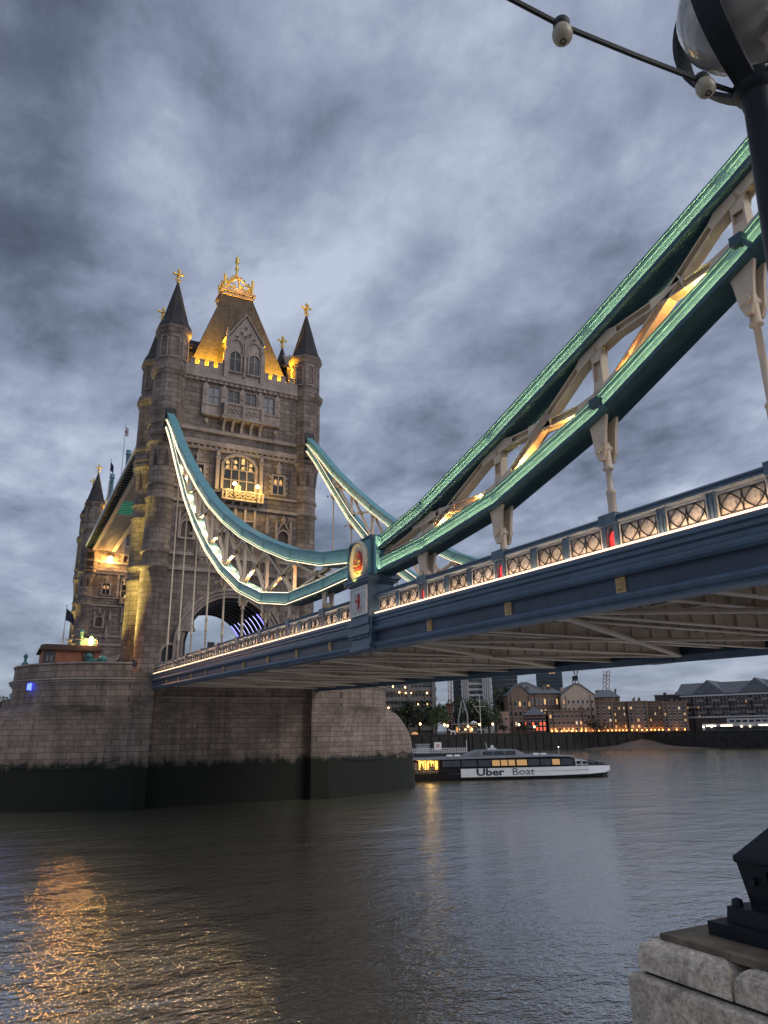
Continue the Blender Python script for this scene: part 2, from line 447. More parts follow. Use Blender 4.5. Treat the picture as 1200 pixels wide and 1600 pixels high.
# ================================================================== BRIDGE PIER
def pier_plan(z, n=28, hw=10.8, yc=11.7, tip=27.6):
    """half plan from the X=-hw side round to X=+hw at the +Y end"""
    z1, z2 = 5.6, 10.2
    k = 0.0 if z <= z1 else 1.0 if z >= z2 else 1-math.sqrt(max(0, 1-((z-z1)/(z2-z1))**1.5))
    bat = 0.35*max(0, (6-z)/6)
    pts = []
    for i in range(n+1):
        a = PI*i/n
        cxx, cyy = -(hw)*math.cos(a), yc+hw*math.sin(a)
        s_ = abs(math.cos(a)); sg = -1 if i < n/2 else 1
        q = 1-s_
        px_ = sg*(hw+bat)*s_; py_ = yc-1.0+(tip-yc+1.0+bat)*(1-(s_)**1.75)
        pts.append((px_*(1-k)+cxx*k, py_*(1-k)+cyy*k))
    return pts
def pier_ring(z, grow=0.0):
    half = pier_plan(z)
    top = [(x*(1+grow/10.8), y+(grow if y > 11.7 else 0)) for x, y in half]
    notch = [(10.8, 9.3), (9.6, 9.2), (9.6, -8.5), (10.8, -8.6)] if z < 12.4 else [(10.8, 9.3), (10.79, 9.2), (10.79, -8.5), (10.8, -8.6)]
    bot = [(-x, -y) for x, y in top]
    notch2 = [(-x, -y) for x, y in [(10.8, 8.6), (9.6, 8.5), (9.6, -9.2), (10.8, -9.3)]] if z < 12.4 else [(-10.8, -8.6), (-10.79, -8.5), (-10.79, 9.2), (-10.8, 9.3)]
    return [(x, y, z) for x, y in top+notch+bot+notch2]
def make_pier():
    root = empty('bridge_pier', 'rounded granite river pier carrying the nearer stone tower, algae black at its foot', 'bridge pier', (0, 0, 0), 'stone piers in the river')
    zs = [-3, 0, 1.5, 3, 4.5, 5.6, 6.4, 7.2, 8.0, 8.8, 9.5, 10.2, 11.2, 12.3]
    m = MB().loft([pier_ring(z) for z in zs], caps=False); m.build('pier_shaft', M['pier_granite'], root)
    m = MB()
    for z0, z1, g_ in ((12.3, 12.42, .12), (12.52, 12.66, .32), (12.74, 12.9, .42), (12.42, 12.52, .05), (12.66, 12.74, .2)):
        m.loft([pier_ring(z0, g_), pier_ring(z1, g_)])
    m.build('string_course', M['granite_trim'], root)
    m = MB(); m.loft([pier_ring(12.9, .02), pier_ring(13.5, .02)]); m.build('deck_slab', M['pier_granite'], root)
    for s_ in (1, -1):
        out = [(x*s_, y*s_) for x, y in pier_plan(14)]; inn = [(x*.955, (y-11.7*s_)*.955+11.7*s_) for x, y in out]
        m = MB(); m.loft([[(x, y, z) for x, y in out] for z in (13.5, 14.36)], caps=False, closed=False)
        m.loft([[(x, y, z) for x, y in inn] for z in (13.5, 14.36)], caps=False, closed=False)
        pb = m.build('parapet', M['pier_granite'], root)
        m = MB(); o2 = [(x*1.012, (y-11.7*s_)*1.012+11.7*s_) for x, y in out]; i2 = [(x*.945, (y-11.7*s_)*.945+11.7*s_) for x, y in out]
        m.loft([[(x, y, 14.36) for x, y in i2], [(x, y, 14.36) for x, y in o2], [(x, y, 14.52) for x, y in o2], [(x, y, 14.52) for x, y in i2]], caps=False, closed=False)
        m.build('coping', M['granite_trim'], pb)
    half = pier_plan(4.6)
    for a_, b2, sag in ((3, 10, .7), (10, 18, .9), (18, 26, .7)):
        for s_ in (1, -1):
            pth = []
            for i in range(17):
                q = a_+(b2-a_)*i/16; k_ = int(q); f_ = q-k_; x0_, y0_ = half[k_]; x1_, y1_ = half[min(k_+1, len(half)-1)]
                x_, y_ = x0_+(x1_-x0_)*f_, y0_+(y1_-y0_)*f_; pth.append((x_*1.022*s_, (y_+.22)*s_, 4.75-sag*4*(i/16)*(1-i/16)))
            MB().tube(pth, .055, 5).build('mooring_chain', M['black_iron'], root)
    m = MB(); m.box(-9.9, -9.4, -8.2, 8.9, 10.95, 11.12); m.build('ledge', M['granite_trim'], root)
    return root
pier = make_pier()
pier2 = dup(pier, label='stone river pier under the farther tower, hidden behind the nearer one')
pier2.location = (82.3, 0, 0)

# ================================================================== BRIDGE TOWER
def arch_path(w_, zs, zt, z0, n=28, e=2.15):
    """clockwise: up the left jamb, over, down the right jamb"""
    pts = [(-w_, z0)]
    for i in range(n+1):
        y = -w_+2*w_*(0.5-0.5*math.cos(PI*i/n))
        pts.append((y, zs+(zt-zs)*max(0, 1-abs(y/w_)**e)**(1/1.75)))
    pts.append((w_, z0))
    return pts
def win_path(u0, u1, v0, v1, arch):
    if not arch: return [(u0, v0), (u0, v1), (u1, v1), (u1, v0), (u0, v0)]
    w_ = (u1-u0)/2; c = (u0+u1)/2; vs = v1-w_*arch
    p = [(u0, v0)]
    for i in range(11):
        y = -1+2*i/10
        p.append((c+w_*y, vs+(v1-vs)*(1-abs(y)**1.7)**.62))
    return p+[(u1, v0), (u0, v0)]
def window(root, T, u0, u1, v0, v1, arch=0, glass='dark_glass', mull=1, trans=(), frame=.17, dep=.22, fm='granite_trim', sill=True):
    path = win_path(u0, u1, v0, v1, arch)
    g_ = MB().prism(path[:-1], T, -.02, .03).build('window', M[glass], root)
    m = MB().sweep(path[:-1], T, frame, -.02, dep)
    if sill: m.prism([(u0-frame-.1, v0-.2), (u1+frame+.1, v0-.2), (u1+frame+.1, v0), (u0-frame-.1, v0)], T, -.02, dep+.1)
    for k in range(mull):
        c = u0+(u1-u0)*(k+1)/(mull+1); tv = v1-.03 if not arch else v1-(abs((c-(u0+u1)/2)/((u1-u0)/2))**2)*.6*(u1-u0)*arch*.5-.08
        m.prism([(c-.055, v0), (c+.055, v0), (c+.055, tv), (c-.055, tv)], T, 0, .13)
    for q in trans:
        c = v0+(v1-v0)*q
        m.prism([(u0, c-.05), (u1, c-.05), (u1, c+.05), (u0, c+.05)], T, 0, .11)
    m.build('frame', M[fm], g_)
    return g_
def cross_finial(z0, h):
    m = MB(); m.lathe([(.10, 0), (.13, .2), (.30, .35), (.12, .5), (.11, 1.0), (.26, 1.1), (.11, 1.2), (.10, h-.5), (.25, h-.35), (.05, h)], (0, 0, z0), 8)
    zc_ = z0+h*.62
    for dx, dy in ((1, 0), (-1, 0), (0, 1), (0, -1)):
        m.tube([(0, 0, zc_), (dx*.35, dy*.35, zc_), (dx*.62, dy*.62, zc_+.1)], [.12, .12, .2], 6)
        m.lathe([(.05, -.22), (.2, 0), (.05, .22)], (dx*.62, dy*.62, zc_+.05), 6)
        m.tube([(0, 0, z0+.55), (dx*.3, dy*.3, z0+.75), (dx*.42, dy*.42, z0+.6)], .08, 5)
    return m
def make_tower():
    root = empty('bridge_tower', 'nearer gothic stone tower with golden floodlit roof and lit balcony', 'bridge tower', (0, 0, 13.4), 'bridge towers')
    Lz = 13.4
    class B(MB):
        def build(s, name, mat, parent=None):
            return MB.build(s, name, mat, parent, loc=(0, 0, Lz) if True else (0, 0, 0))
    FS = [('S', lambda u, v, d: (-6.2-d, u, v), 8.6), ('N', lambda u, v, d: (6.2+d, u, v), 8.6),
          ('W', lambda u, v, d: (u, 8.6+d, v), 6.2), ('E', lambda u, v, d: (u, -8.6-d, v), 6.2)]
    TS = FS[0][1]
    global MB_build
    def bld(m, name, mat, parent=root):
        return m.build(name, M[mat] if isinstance(mat, str) else mat, parent, loc=(0, 0, Lz))
    # walls with the road arch through
    ap = arch_path(5.6, 17.2, 22.9, 13.4)
    poly = [(-8.6, 13.4)]+[]
    poly = [(8.6, 13.4), (8.6, 51.3), (-8.6, 51.3), (-8.6, 13.4)]+ap
    bld(MB().prism(poly, TS, -12.4, 0), 'wall', 'granite')
    # arch mouldings
    for i, (Tn, T, hw_) in enumerate(FS[:2]):
        m = MB()
        for k, (o, d) in enumerate(((0.0, .12), (.42, .26), (.85, .40))):
            m.sweep(arch_path(5.6+o, 17.2, 22.9+o*.9, 13.4), T, .34, -.02, d)
        bld(m, 'arch_moulding', 'granite_trim')
    # steel ribs and led strips under the arch
    for k in range(8):
        x = -5.6+k*1.6
        T = lambda u, v, d, x=x: (x+d, u, v)
        m = MB().sweep([(y*.97, z-.12) for y, z in arch_path(5.6, 17.2, 22.9, 13.6)][::-1], T, .22, 0, .5)
        rb = bld(m, 'arch_rib', 'black_iron')
        pa = [(y*.94, z-.18) for y, z in arch_path(5.6, 17.2, 22.9, 13.6)]
        for sg in (1,):
            seg = [q for q in pa if q[0]*sg < -3.0]
            if sg < 0: seg = seg
            mm = MB().tube([(x+.1, y, z-.18) for y, z in seg], .075 if k in (0, 7) else .035, 4)
            bld(mm, 'led_strip', 'led_blue' if k in (0, 7) else 'led_ice', rb)
    # string courses
    for z0, z1, g_ in ((14.2, 14.7, .25), (25.75, 26.2, .28), (27.6, 28.0, .22), (34.2, 34.6, .28), (36.0, 36.3, .22), (41.35, 41.75, .22), (41.95, 42.6, .40), (43.75, 44.2, .26), (50.75, 51.1, .25), (51.1, 51.75, .5)):
        m = MB()
        if z0 < 22:
            for s_ in (1, -1): m.box(-6.2-g_, 6.2+g_, *sorted((s_*6.9, s_*(8.6+g_))), z0, z1)
        else:
            m.box(-6.2-g_, 6.2+g_, -8.6-g_, 8.6+g_, z0, z1)
            if z1 > 51.5 or z0 == 41.95:
                for T_, hw_ in ((FS[0][1], 8.6), (FS[2][1], 6.2), (FS[1][1], 8.6)):
                    u = -hw_+.3
                    while u < hw_-.3:
                        m.prism([(u, z0-.42), (u+.3, z0-.42), (u+.3, z0+.05), (u, z0+.05)], T_, -.02, g_*.75); u += .75
        bld(m, 'string_course', 'granite_trim')
    # corner turrets
    for sx_ in (-1, 1):
        for sy in (1, -1):
            c = (sx_*5.1, sy*9.15, 0)
            m = MB()
            m.lathe([(2.0, 13.4), (2.0, 14.2), (1.8, 14.5), (1.68, 14.9), (1.68, 25.7), (1.9, 25.85), (1.9, 26.2), (1.68, 26.5), (1.68, 27.55), (1.87, 27.7), (1.87, 28.0), (1.68, 28.25),
                     (1.68, 34.15), (1.88, 34.3), (1.88, 34.55), (1.68, 34.8), (1.68, 35.95), (1.86, 36.1), (1.86, 36.35), (1.68, 36.6), (1.68, 38.3)], c, 24, caps=False)
            # corbel from round to octagon
            def ring8(r, z):
                o = []
                for k in range(24):
                    a = 2*PI*k/24+PI/8; kk = ((a-PI/8) % (PI/4))-PI/8
                    rr = r*math.cos(PI/8)/math.cos(kk)
                    o.append((c[0]+rr*math.cos(a), c[1]+rr*math.sin(a), z))
                return o
            rc = [(c[0]+1.68*math.cos(2*PI*k/24+PI/8), c[1]+1.68*math.sin(2*PI*k/24+PI/8), 38.3) for k in range(24)]
            m.loft([rc, ring8(1.95, 40.6)]+[ring8(r, z) for r, z in ((2.12, 41.2), (2.3, 41.5), (2.3, 41.8), (2.15, 42.1), (2.3, 42.3), (2.3, 42.6), (2.12, 42.9), (2.12, 43.7), (2.3, 43.85), (2.3, 44.2), (2.12, 44.5), (2.12, 50.4), (2.3, 50.7), (2.5, 51.2), (2.5, 51.7), (2.1, 52.1), (2.0, 52.4), (2.0, 56.3), (2.2, 56.7), (2.35, 57.0), (2.35, 57.4), (2.2, 57.5))])
            tu = bld(m, 'turret', 'granite')
            # dark prisms standing proud, coloured as the shade in the corbel's pointed flutes
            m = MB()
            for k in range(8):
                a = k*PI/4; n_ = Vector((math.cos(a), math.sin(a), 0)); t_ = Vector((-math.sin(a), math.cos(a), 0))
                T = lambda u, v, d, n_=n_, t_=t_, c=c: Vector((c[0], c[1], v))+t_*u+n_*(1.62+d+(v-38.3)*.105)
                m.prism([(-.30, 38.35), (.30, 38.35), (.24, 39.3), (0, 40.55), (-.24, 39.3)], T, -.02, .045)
            bld(m, 'corbel_shade', 'granite_trim' if False else 'dark_brown', tu)
            m = MB()
            for k in range(8):
                a = k*PI/4; n_ = Vector((math.cos(a), math.sin(a), 0)); t_ = Vector((-math.sin(a), math.cos(a), 0))
                T = lambda u, v, d, n_=n_, t_=t_, c=c: Vector((c[0], c[1], v))+t_*u+n_*(1.855+d)
                m.sweep(win_path(-.46, .46, 53.0, 55.9, .6)[:-1], T, .1, -.02, .10)
                m.prism([(-.5, 52.9), (.5, 52.9), (.5, 53.05), (-.5, 53.05)], T, -.02, .12)
            bld(m, 'blind_arcade', 'granite_trim', tu)
            m = MB().lathe([(2.28, 57.45), (2.2, 57.8), (1.78, 58.6), (1.25, 60.6), (.62, 63.0), (.16, 64.7), (.1, 64.9)], c, 8, PI/8, smooth=False)
            sp_ = bld(m, 'spire', 'spire_slate', tu)
            fin = cross_finial(64.6, 2.4)
            for p in fin.v: p += Vector(c)
            bld(fin, 'cross', 'gold', sp_)
            if sx_ < 0:
                m = MB(); x = c[0]-2.02
                m.box(x-.06, x+.3, c[1]-.62, c[1]+.62, 41.3, 45.75); bld(m, 'chain_slot_dark', 'black_rubber', tu)  # black box stands in for the dark inside the slot
    # main roof
    def rr(hx, hy, z): return [(-hx, -hy, z), (hx, -hy, z), (hx, hy, z), (-hx, hy, z)]
    m = MB()
    for a, c2 in (((4.95, 7.35, 51.8), (1.6, 2.1, 67.4)),):
        A, Bq = rr(*a), rr(*c2)
        m.add(A+Bq, [(0, 1, 5, 4), (1, 2, 6, 5), (2, 3, 7, 6), (3, 0, 4, 7), (4, 5, 6, 7)])
    roof = bld(m, 'roof', 'roof_slate')
    m = MB()
    for hx, hy, z0, z1 in ((1.62, 2.12, 66.5, 67.3), (1.8, 2.3, 67.3, 67.65), (1.68, 2.18, 67.65, 67.85), (1.95, 2.5, 67.85, 68.2)): m.loft([rr(hx, hy, z0), rr(hx, hy, z1)])
    bld(m, 'roof_cap', 'granite_trim', roof)
    # golden crown
    m = MB(); hx, hy, z0 = 1.55, 2.05, 68.2
    for sx_, sy in ((1, 1), (1, -1), (-1, 1), (-1, -1)):
        m.lathe([(.16, 0), (.2, .3), (.12, .5), (.15, 1.6), (.28, 1.85), (.12, 2.05), (.26, 2.3), (.04, 2.6)], (sx_*hx, sy*hy, z0), 8)
        m.tube([(sx_*hx, sy*hy, z0+1.2), (sx_*hx*.6, sy*hy*.6, z0+2.0), (sx_*hx*.25, sy*hy*.25, z0+3.0), (0, 0, z0+3.7)], .13, 6)
        for q in (.75, .5, .3): m.lathe([(.02, -.05), (.16, .1), (.02, .35)], (sx_*hx*q, sy*hy*q, z0+1.2+(1-q)*2.7), 6)
    for ax in (0, 1):
        for s_ in (1, -1):
            ln = hy if ax == 0 else hx
            def P(u, v): return (s_*hx, u, z0+v) if ax == 0 else (u, s_*hy, z0+v)
            for v in (.12, .5): m.tube([P(-ln, v), P(ln, v)], .1, 5)
            m.tube([P(-ln, .9), P(0, 2.3), P(ln, .9)], .11, 5); m.tube([P(0, 0), P(0, 2.4)], .12, 5)
            for q in (-.5, .5):
                m.tube([P(ln*(q+.28*math.cos(2*PI*k/10)), 1.0+.33*math.sin(2*PI*k/10)) for k in range(11)], .08, 5)
                m.tube([P(ln*(q-.38), .5), P(ln*q, 1.5), P(ln*(q+.38), .5)], .07, 5)
    m.lathe([(.3, 3.5), (.2, 3.9), (.14, 4.6), (.34, 4.9), (.13, 5.2), (.16, 5.7), (.38, 6.05), (.16, 6.3), (.3, 6.6), (.06, 7.0)], (0, 0, z0), 8)
    bld(m, 'crown', 'gold', roof)
    # battlements and gables on the four sides
    for Tn, T, hw_ in FS:
        gw = 2.45 if hw_ > 7 else 1.9
        for s_ in (1, -1):
            m = MB()
            a0, a1 = gw, hw_-1.0
            m.prism([(s_*a0, 51.75), (s_*a1, 51.75), (s_*a1, 52.95), (s_*a0, 52.95)], T, -.3, .12)
            u = a0+.35
            while u < a1-.3:
                m.prism([(s_*u, 52.95), (s_*(u+.62), 52.95), (s_*(u+.62), 53.6), (s_*u, 53.6)], T, -.3, .12)
                m.prism([(s_*(u-.04), 53.6), (s_*(u+.66), 53.6), (s_*(u+.66), 53.74), (s_*(u-.04), 53.74)], T, -.36, .18)
                u += 1.22
            bld(m, 'battlement', 'granite_trim')
        # gable
        gz = 61.3 if gw > 2 else 60.2
        m = MB().prism([(-gw, 51.75), (gw, 51.75), (gw, 57.7), (gw-.25, 57.9), (0, gz), (-gw+.25, 57.9), (-gw, 57.7)], T, -1.0, .25)
        ga = bld(m, 'gable', 'granite_trim')
        m = MB().prism([(-gw+.3, 57.0), (gw-.3, 57.0), (0, gz-.45)], T, -4.6, -1.0); m.prism([(-gw+.3, 52), (gw-.3, 52), (gw-.3, 57.05), (-gw+.3, 57.05)], T, -2.8, -1.0)
        m.prism([(-gw-.05, 57.6), (-gw+.9, 57.6), (-gw+.9, 58.1), (-gw-.05, 58.1)], T, -2.6, -.6); m.prism([(gw-.9, 57.6), (gw+.05, 57.6), (gw+.05, 58.1), (gw-.9, 58.1)], T, -2.6, -.6)
        bld(m, 'gable_roof', 'spire_slate', ga)
        m = MB()
        m.sweep([(-gw-.12, 57.5), (0, gz+.22), (gw+.12, 57.5)], T, .26, -1.1, .42)
        for s_ in (1, -1):
            m.prism([(s_*gw-.28, 51.75), (s_*gw+.28, 51.75), (s_*gw+.28, 55.6), (s_*gw, 56.6), (s_*gw-.28, 55.6)], T, -.5, .55)
            m.prism([(s_*gw-.16, 56.4), (s_*gw+.16, 56.4), (s_*gw+.12, 58.6), (s_*gw, 59.3), (s_*gw-.12, 58.6)], T, -.1, .3)
            m.prism([(s_*(gw+.25), 51.75), (s_*(gw+.9), 51.75), (s_*(gw+.25), 54.8)], T, -.5, .2)
        m.prism([(-.14, 52.2), (.14, 52.2), (.14, 57.4), (-.14, 57.4)], T, .2, .5)
        for q, v in ((0, 59.6), (-.55, 58.7), (.55, 58.7), (-1.15, 58.0), (1.15, 58.0), (0, 58.3)):
            m.sweep([(q+.2*math.cos(2*PI*k/8), v+.2*math.sin(2*PI*k/8)) for k in range(8, -1, -1)], T, .1, .2, .36)
        m.prism([(-.09, gz), (.09, gz), (.07, gz+.7), (-.07, gz+.7)], T, -.1, .1)
        for cc in (-gw*.5-.02, gw*.5+.02): m.sweep(win_path(cc-.86, cc+.86, 55.2, 57.6, 1.1)[:-1], T, .16, .2, .45)
        bld(m, 'gable_tracery', 'granite_trim', ga)
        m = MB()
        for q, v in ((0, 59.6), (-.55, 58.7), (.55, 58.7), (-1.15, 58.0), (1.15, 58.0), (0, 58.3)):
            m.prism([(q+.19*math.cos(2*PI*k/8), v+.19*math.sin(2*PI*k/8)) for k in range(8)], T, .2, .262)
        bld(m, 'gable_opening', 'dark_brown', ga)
        T2 = lambda u, v, d, T=T: T(u, v, d+.25)
        for cc in (-1.3, 1.3) if gw > 2 else (-.95, .95):
            ww = .72 if gw > 2 else .55
            window_part(bld, ga, T2, cc-ww, cc+ww, 52.85, 55.75, .9, 'dark_glass', 1, (.62,))
        # upper windows with pilasters
        if gw > 2:
            for i, cc in enumerate((-3.6, -1.08, 1.22, 3.75)):
                window_part(bld, root, T, cc-.72, cc+.72, 47.75 if abs(cc) < 2 else 47.55, 50.15, 0, 'pale_blind' if i in (0, 3) else 'grey_glass', 1, (.5,), .2)
            for cc in (-4.75, -2.35, .07, 2.48, 4.9):
                m = MB().prism([(cc-.38, 46.2), (cc+.38, 46.2), (cc+.38, 49.9), (cc+.25, 50.3), (cc, 50.62), (cc-.25, 50.3), (cc-.38, 49.9)], T, -.02, .34)
                m.prism([(cc-.22, 48.9), (cc+.22, 48.9), (cc, 49.5)], T, .3, .46)
                bld(m, 'pilaster', 'granite_trim')
            m = MB()
            m.prism([(-2.75, 46.05), (2.65, 46.05), (2.65, 47.75), (-2.75, 47.75)], T, -.02, 1.0)
            m.prism([(-2.9, 47.68), (2.8, 47.68), (2.8, 47.95), (-2.9, 47.95)], T, -.02, 1.16); m.prism([(-2.9, 45.75), (2.8, 45.75), (2.8, 46.1), (-2.9, 46.1)], T, -.02, 1.16)
            for s_ in (1, -1):
                m.prism([(s_*2.7, 46.2), (s_*5.0, 46.2), (s_*5.0, 47.4), (s_*2.7, 47.4)], T, -.02, .4); m.prism([(s_*2.7, 47.4), (s_*5.15, 47.4), (s_*5.15, 47.58), (s_*2.7, 47.58)], T, -.02, .52)
                m.prism([(s_*2.7, 46.0), (s_*5.15, 46.0), (s_*5.15, 46.2), (s_*2.7, 46.2)], T, -.02, .5)
            for cc in (-2.5, 0, 2.4): m.prism([(cc-.22, 46.05), (cc+.22, 46.05), (cc+.22, 47.95), (cc-.22, 47.95)], T, .9, 1.22)
            for cc in (-1.25, 1.2):
                for k in range(3):
                    q = cc-.62+k*.62
                    m.sweep([(q+.24*math.cos(2*PI*j/8), 46.9+.24*math.sin(2*PI*j/8)) for j in range(8, -1, -1)], T, .08, .98, 1.1)
            ori = bld(m, 'oriel_balcony', 'granite_trim')
            for cc in (-2.45, -1.25, 0, 1.2, 2.35):
                Tc = lambda u, v, d, T=T, cc=cc: T(cc+d, v, u)
                m = MB().prism([(-.02, 44.25), (.2, 44.25), (.35, 44.9), (.8, 45.4), (1.1, 45.75), (-.02, 45.75)], Tc, -.17, .17)
                bld(m, 'corbel', 'granite_trim', ori)
            for cc in (-4.6, 4.6):
                m = MB().lathe([(.02, 0), (.3, .25), (.28, .55), (.02, .8)], T(cc, 44.9, .15), 8); bld(m, 'carved_boss', 'granite_trim')
            # great arched window with tracery
            gl = window_part(bld, root, T, -2.05, 2.0, 36.5, 41.15, .62, 'dark_glass', 3, (.30, .60), .34, .3, sill=False)
            m = MB()
            random.seed(3)
            for cc in (-1.5, -.52, .5, 1.48):
                for vv in (39.55, 40.2) if abs(cc) > 1 else (39.6, 40.35, 40.75):
                    if random.random() < .8: m.prism([(cc-.2, vv-.2), (cc+.2, vv-.2), (cc+.24, vv+.05), (cc, vv+.3), (cc-.24, vv+.05)], T, .03, .05)
            m.prism([(-.35, 36.65), (.45, 36.65), (.45, 37.2), (.05, 37.45), (-.35, 37.2)], T, .03, .05)
            bld(m, 'lit_pane', 'window_lit', gl)
            m = MB()
            for cc in (-1.5, -.52, .5, 1.48): m.sweep(win_path(cc-.42, cc+.42, 38.4, 39.5, 1.0)[:-1], T, .07, .03, .15)
            for cc in (-1.0, 1.0): m.sweep([(cc+.4*math.cos(2*PI*j/10), 40.15+.4*math.sin(2*PI*j/10)) for j in range(10, -1, -1)], T, .07, .03, .15)
            bld(m, 'tracery', 'granite_trim', gl)
            m = MB()
            for s_ in (1, -1):
                m.prism([(s_*2.62, 36.3), (s_*3.05, 36.3), (s_*3.05, 41.1), (s_*2.83, 41.6), (s_*2.62, 41.1)], T, -.02, .5); m.prism([(s_*2.5, 40.3), (s_*3.15, 40.3), (s_*3.15, 40.5), (s_*2.5, 40.5)], T, -.02, .58)
            bld(m, 'buttress', 'granite_trim')
            # gold lit balcony
            m = MB(); c0 = -.35
            m.prism([(c0-2.7, 34.95), (c0+2.65, 34.95), (c0+2.65, 35.15), (c0-2.7, 35.15)], T, -.02, 1.15); m.prism([(c0-2.7, 36.1), (c0+2.65, 36.1), (c0+2.65, 36.26), (c0-2.7, 36.26)], T, .92, 1.15)
            for cc in (-2.6, -2.15, 2.1, 2.55): m.prism([(c0+cc-.1, 35.1), (c0+cc+.1, 35.1), (c0+cc+.1, 36.15), (c0+cc-.1, 36.15)], T, .95, 1.12)
            for k in range(6):
                u = c0-1.95+k*.66
                for dz in (0, .42):
                    m.sweep([(u, 35.18+dz), (u+.33, 35.6+dz), (u+.66, 35.18+dz)], T, .13, .98, 1.1)
            m.prism([(c0-2.7, 34.9), (c0-2.55, 34.9), (c0-2.55, 36.2), (c0-2.7, 36.2)], T, 0, 1.1); m.prism([(c0+2.5, 34.9), (c0+2.65, 34.9), (c0+2.65, 36.2), (c0+2.5, 36.2)], T, 0, 1.1)
            bal = bld(m, 'lit_balcony', 'granite_trim')
            for cc, zz in ((-1.75, 36.95), (1.2, 36.95)):
                m = MB().tube([T(c0+cc, 35.1, 1.25), T(c0+cc, zz-.15, 1.45)], .06, 5); lp = bld(m, 'floodlight', 'black_iron', bal)
                if Tn == 'S':
                    ll = bpy.data.lights.new('balcony_fill', 'POINT'); ll.energy = 230; ll.color = (1, .66, .16); ll.shadow_soft_size = .15
                    lo = bpy.data.objects.new('balcony_fill', ll); COL.objects.link(lo); lo.location = T(c0+cc*.9, 36.2, 2.3)  # bare light added out in front of the bulbs to brighten the balcony front
                m = MB().lathe([(.06, -.2), (.2, -.12), (.24, .05), (.12, .2), (.02, .26)], T(c0+cc, zz, 1.45), 10); bld(m, 'bulb', 'bulb_gold', lp)
            # carved panel under the balcony
            m = MB()
            for cc in (-1.9, -.65, .6, 1.85): m.prism([(c0+cc-.14, 31.0), (c0+cc+.14, 31.0), (c0+cc+.14, 34.5), (c0+cc-.14, 34.5)], T, -.02, .3)
            m.prism([(c0-2.1, 30.9), (c0+2.1, 30.9), (c0+2.1, 31.2), (c0-2.1, 31.2)], T, -.02, .34); m.prism([(c0-2.1, 32.6), (c0+2.1, 32.6), (c0+2.1, 32.8), (c0-2.1, 32.8)], T, -.02, .22)
            for cc in (-2.2, -1.1, 0, 1.1, 2.2):
                Tc = lambda u, v, d, T=T, cc=cc: T(c0+cc+d, v, u)
                m.prism([(-.02, 34.2), (.3, 34.45), (.9, 34.95), (-.02, 34.95)], Tc, -.14, .14)
            m.sweep(win_path(c0-1.7, c0+1.7, 28.2, 30.8, .5)[:-1], T, .2, -.02, .22)
            bld(m, 'carved_panel', 'granite_trim')
            # side windows, niches
            for cc in (-5.25, 5.25):
                wd = window_part(bld, root, T, cc-.72, cc+.72, 36.75, 39.3, 0, 'dark_glass', 1, (.5,), .3, .26)
                m = MB().prism([(cc-.3, 39.6), (cc+.3, 39.6), (cc+.2, 40.2), (cc+.34, 40.5), (cc, 41.3), (cc-.34, 40.5), (cc-.2, 40.2)], T, -.02, .3)
                bld(m, 'window_finial', 'granite_trim', wd)
                for k in range(4):
                    for s_ in (1, -1): m = MB(); m.prism([(cc+s_*1.0, 36.9+k*.68), (cc+s_*1.28, 36.9+k*.68), (cc+s_*1.28, 37.2+k*.68), (cc+s_*1.0, 37.2+k*.68)], T, -.02, .22); bld(m, 'quoin', 'granite_trim', wd)
                m = MB()
                for q in (-.36, .36): m.prism([(cc+q-.2, 38.15), (cc+q+.2, 38.15), (cc+q+.2, 38.6), (cc+q, 38.9), (cc+q-.2, 38.6)], T, .03, .05)
                bld(m, 'lit_pane', 'window_dim', wd)
                # statue niche / little doorway
                cc2 = cc*1.16
                wd = window_part(bld, root, T, cc2-.68, cc2+.68, 29.75, 31.9, .9, 'dark_brown', 0, (), .24, .32)
                m = MB().prism([(cc2-1.0, 31.7), (cc2-.85, 31.7), (cc2, 32.9), (cc2+.85, 31.7), (cc2+1.0, 31.7), (cc2, 33.3)], T, -.02, .36)
                for s_ in (1, -1): m.prism([(cc2+s_*.95-.13, 29.6), (cc2+s_*.95+.13, 29.6), (cc2+s_*.95+.13, 32.6), (cc2+s_*.95, 33.4), (cc2+s_*.95-.13, 32.6)], T, -.02, .34)
                m.prism([(cc2-.1, 32.9), (cc2+.1, 32.9), (cc2+.28, 33.4), (cc2, 34.0), (cc2-.28, 33.4)], T, -.02, .3)
                bld(m, 'niche_canopy', 'granite_trim', wd)
                cc3 = cc*.74
                m = MB().prism([(cc3-.18, 31.3), (cc3+.18, 31.3), (cc3+.3, 32.1), (cc3, 33.6), (cc3-.3, 32.1)], T, -.02, .4); m.lathe([(.03, 0), (.5, .5), (.6, .9), (.55, 1.1)], T(cc3*1.15, 27.2, .2), 10)
                m.lathe([(.22, 0), (.26, .5), (.2, 1.3), (.12, 1.55), (.15, 1.75), (.03, 1.95)], T(cc3*1.15, 28.3, .3), 8)
                bld(m, 'statue', 'granite_trim')
                # footway openings beside the road arch, their inner dark painted as a black panel
                dw = window_part(bld, root, T, cc*1.36-.85, cc*1.36+.85, 13.5, 17.0, 1.0, 'black_rubber', 0, (), .26, .3, sill=False)
                m = MB().prism([(cc-.9, 18.6), (cc+.9, 18.6), (cc+.9, 19.0), (cc-.9, 19.0)], T, -.02, .3); m.prism([(cc-.8, 19.0), (cc+.8, 19.0), (cc+.6, 21.2), (cc, 22.4), (cc-.6, 21.2)], T, -.02, .14)
                bld(m, 'carved_spandrel', 'granite_trim')
        else:
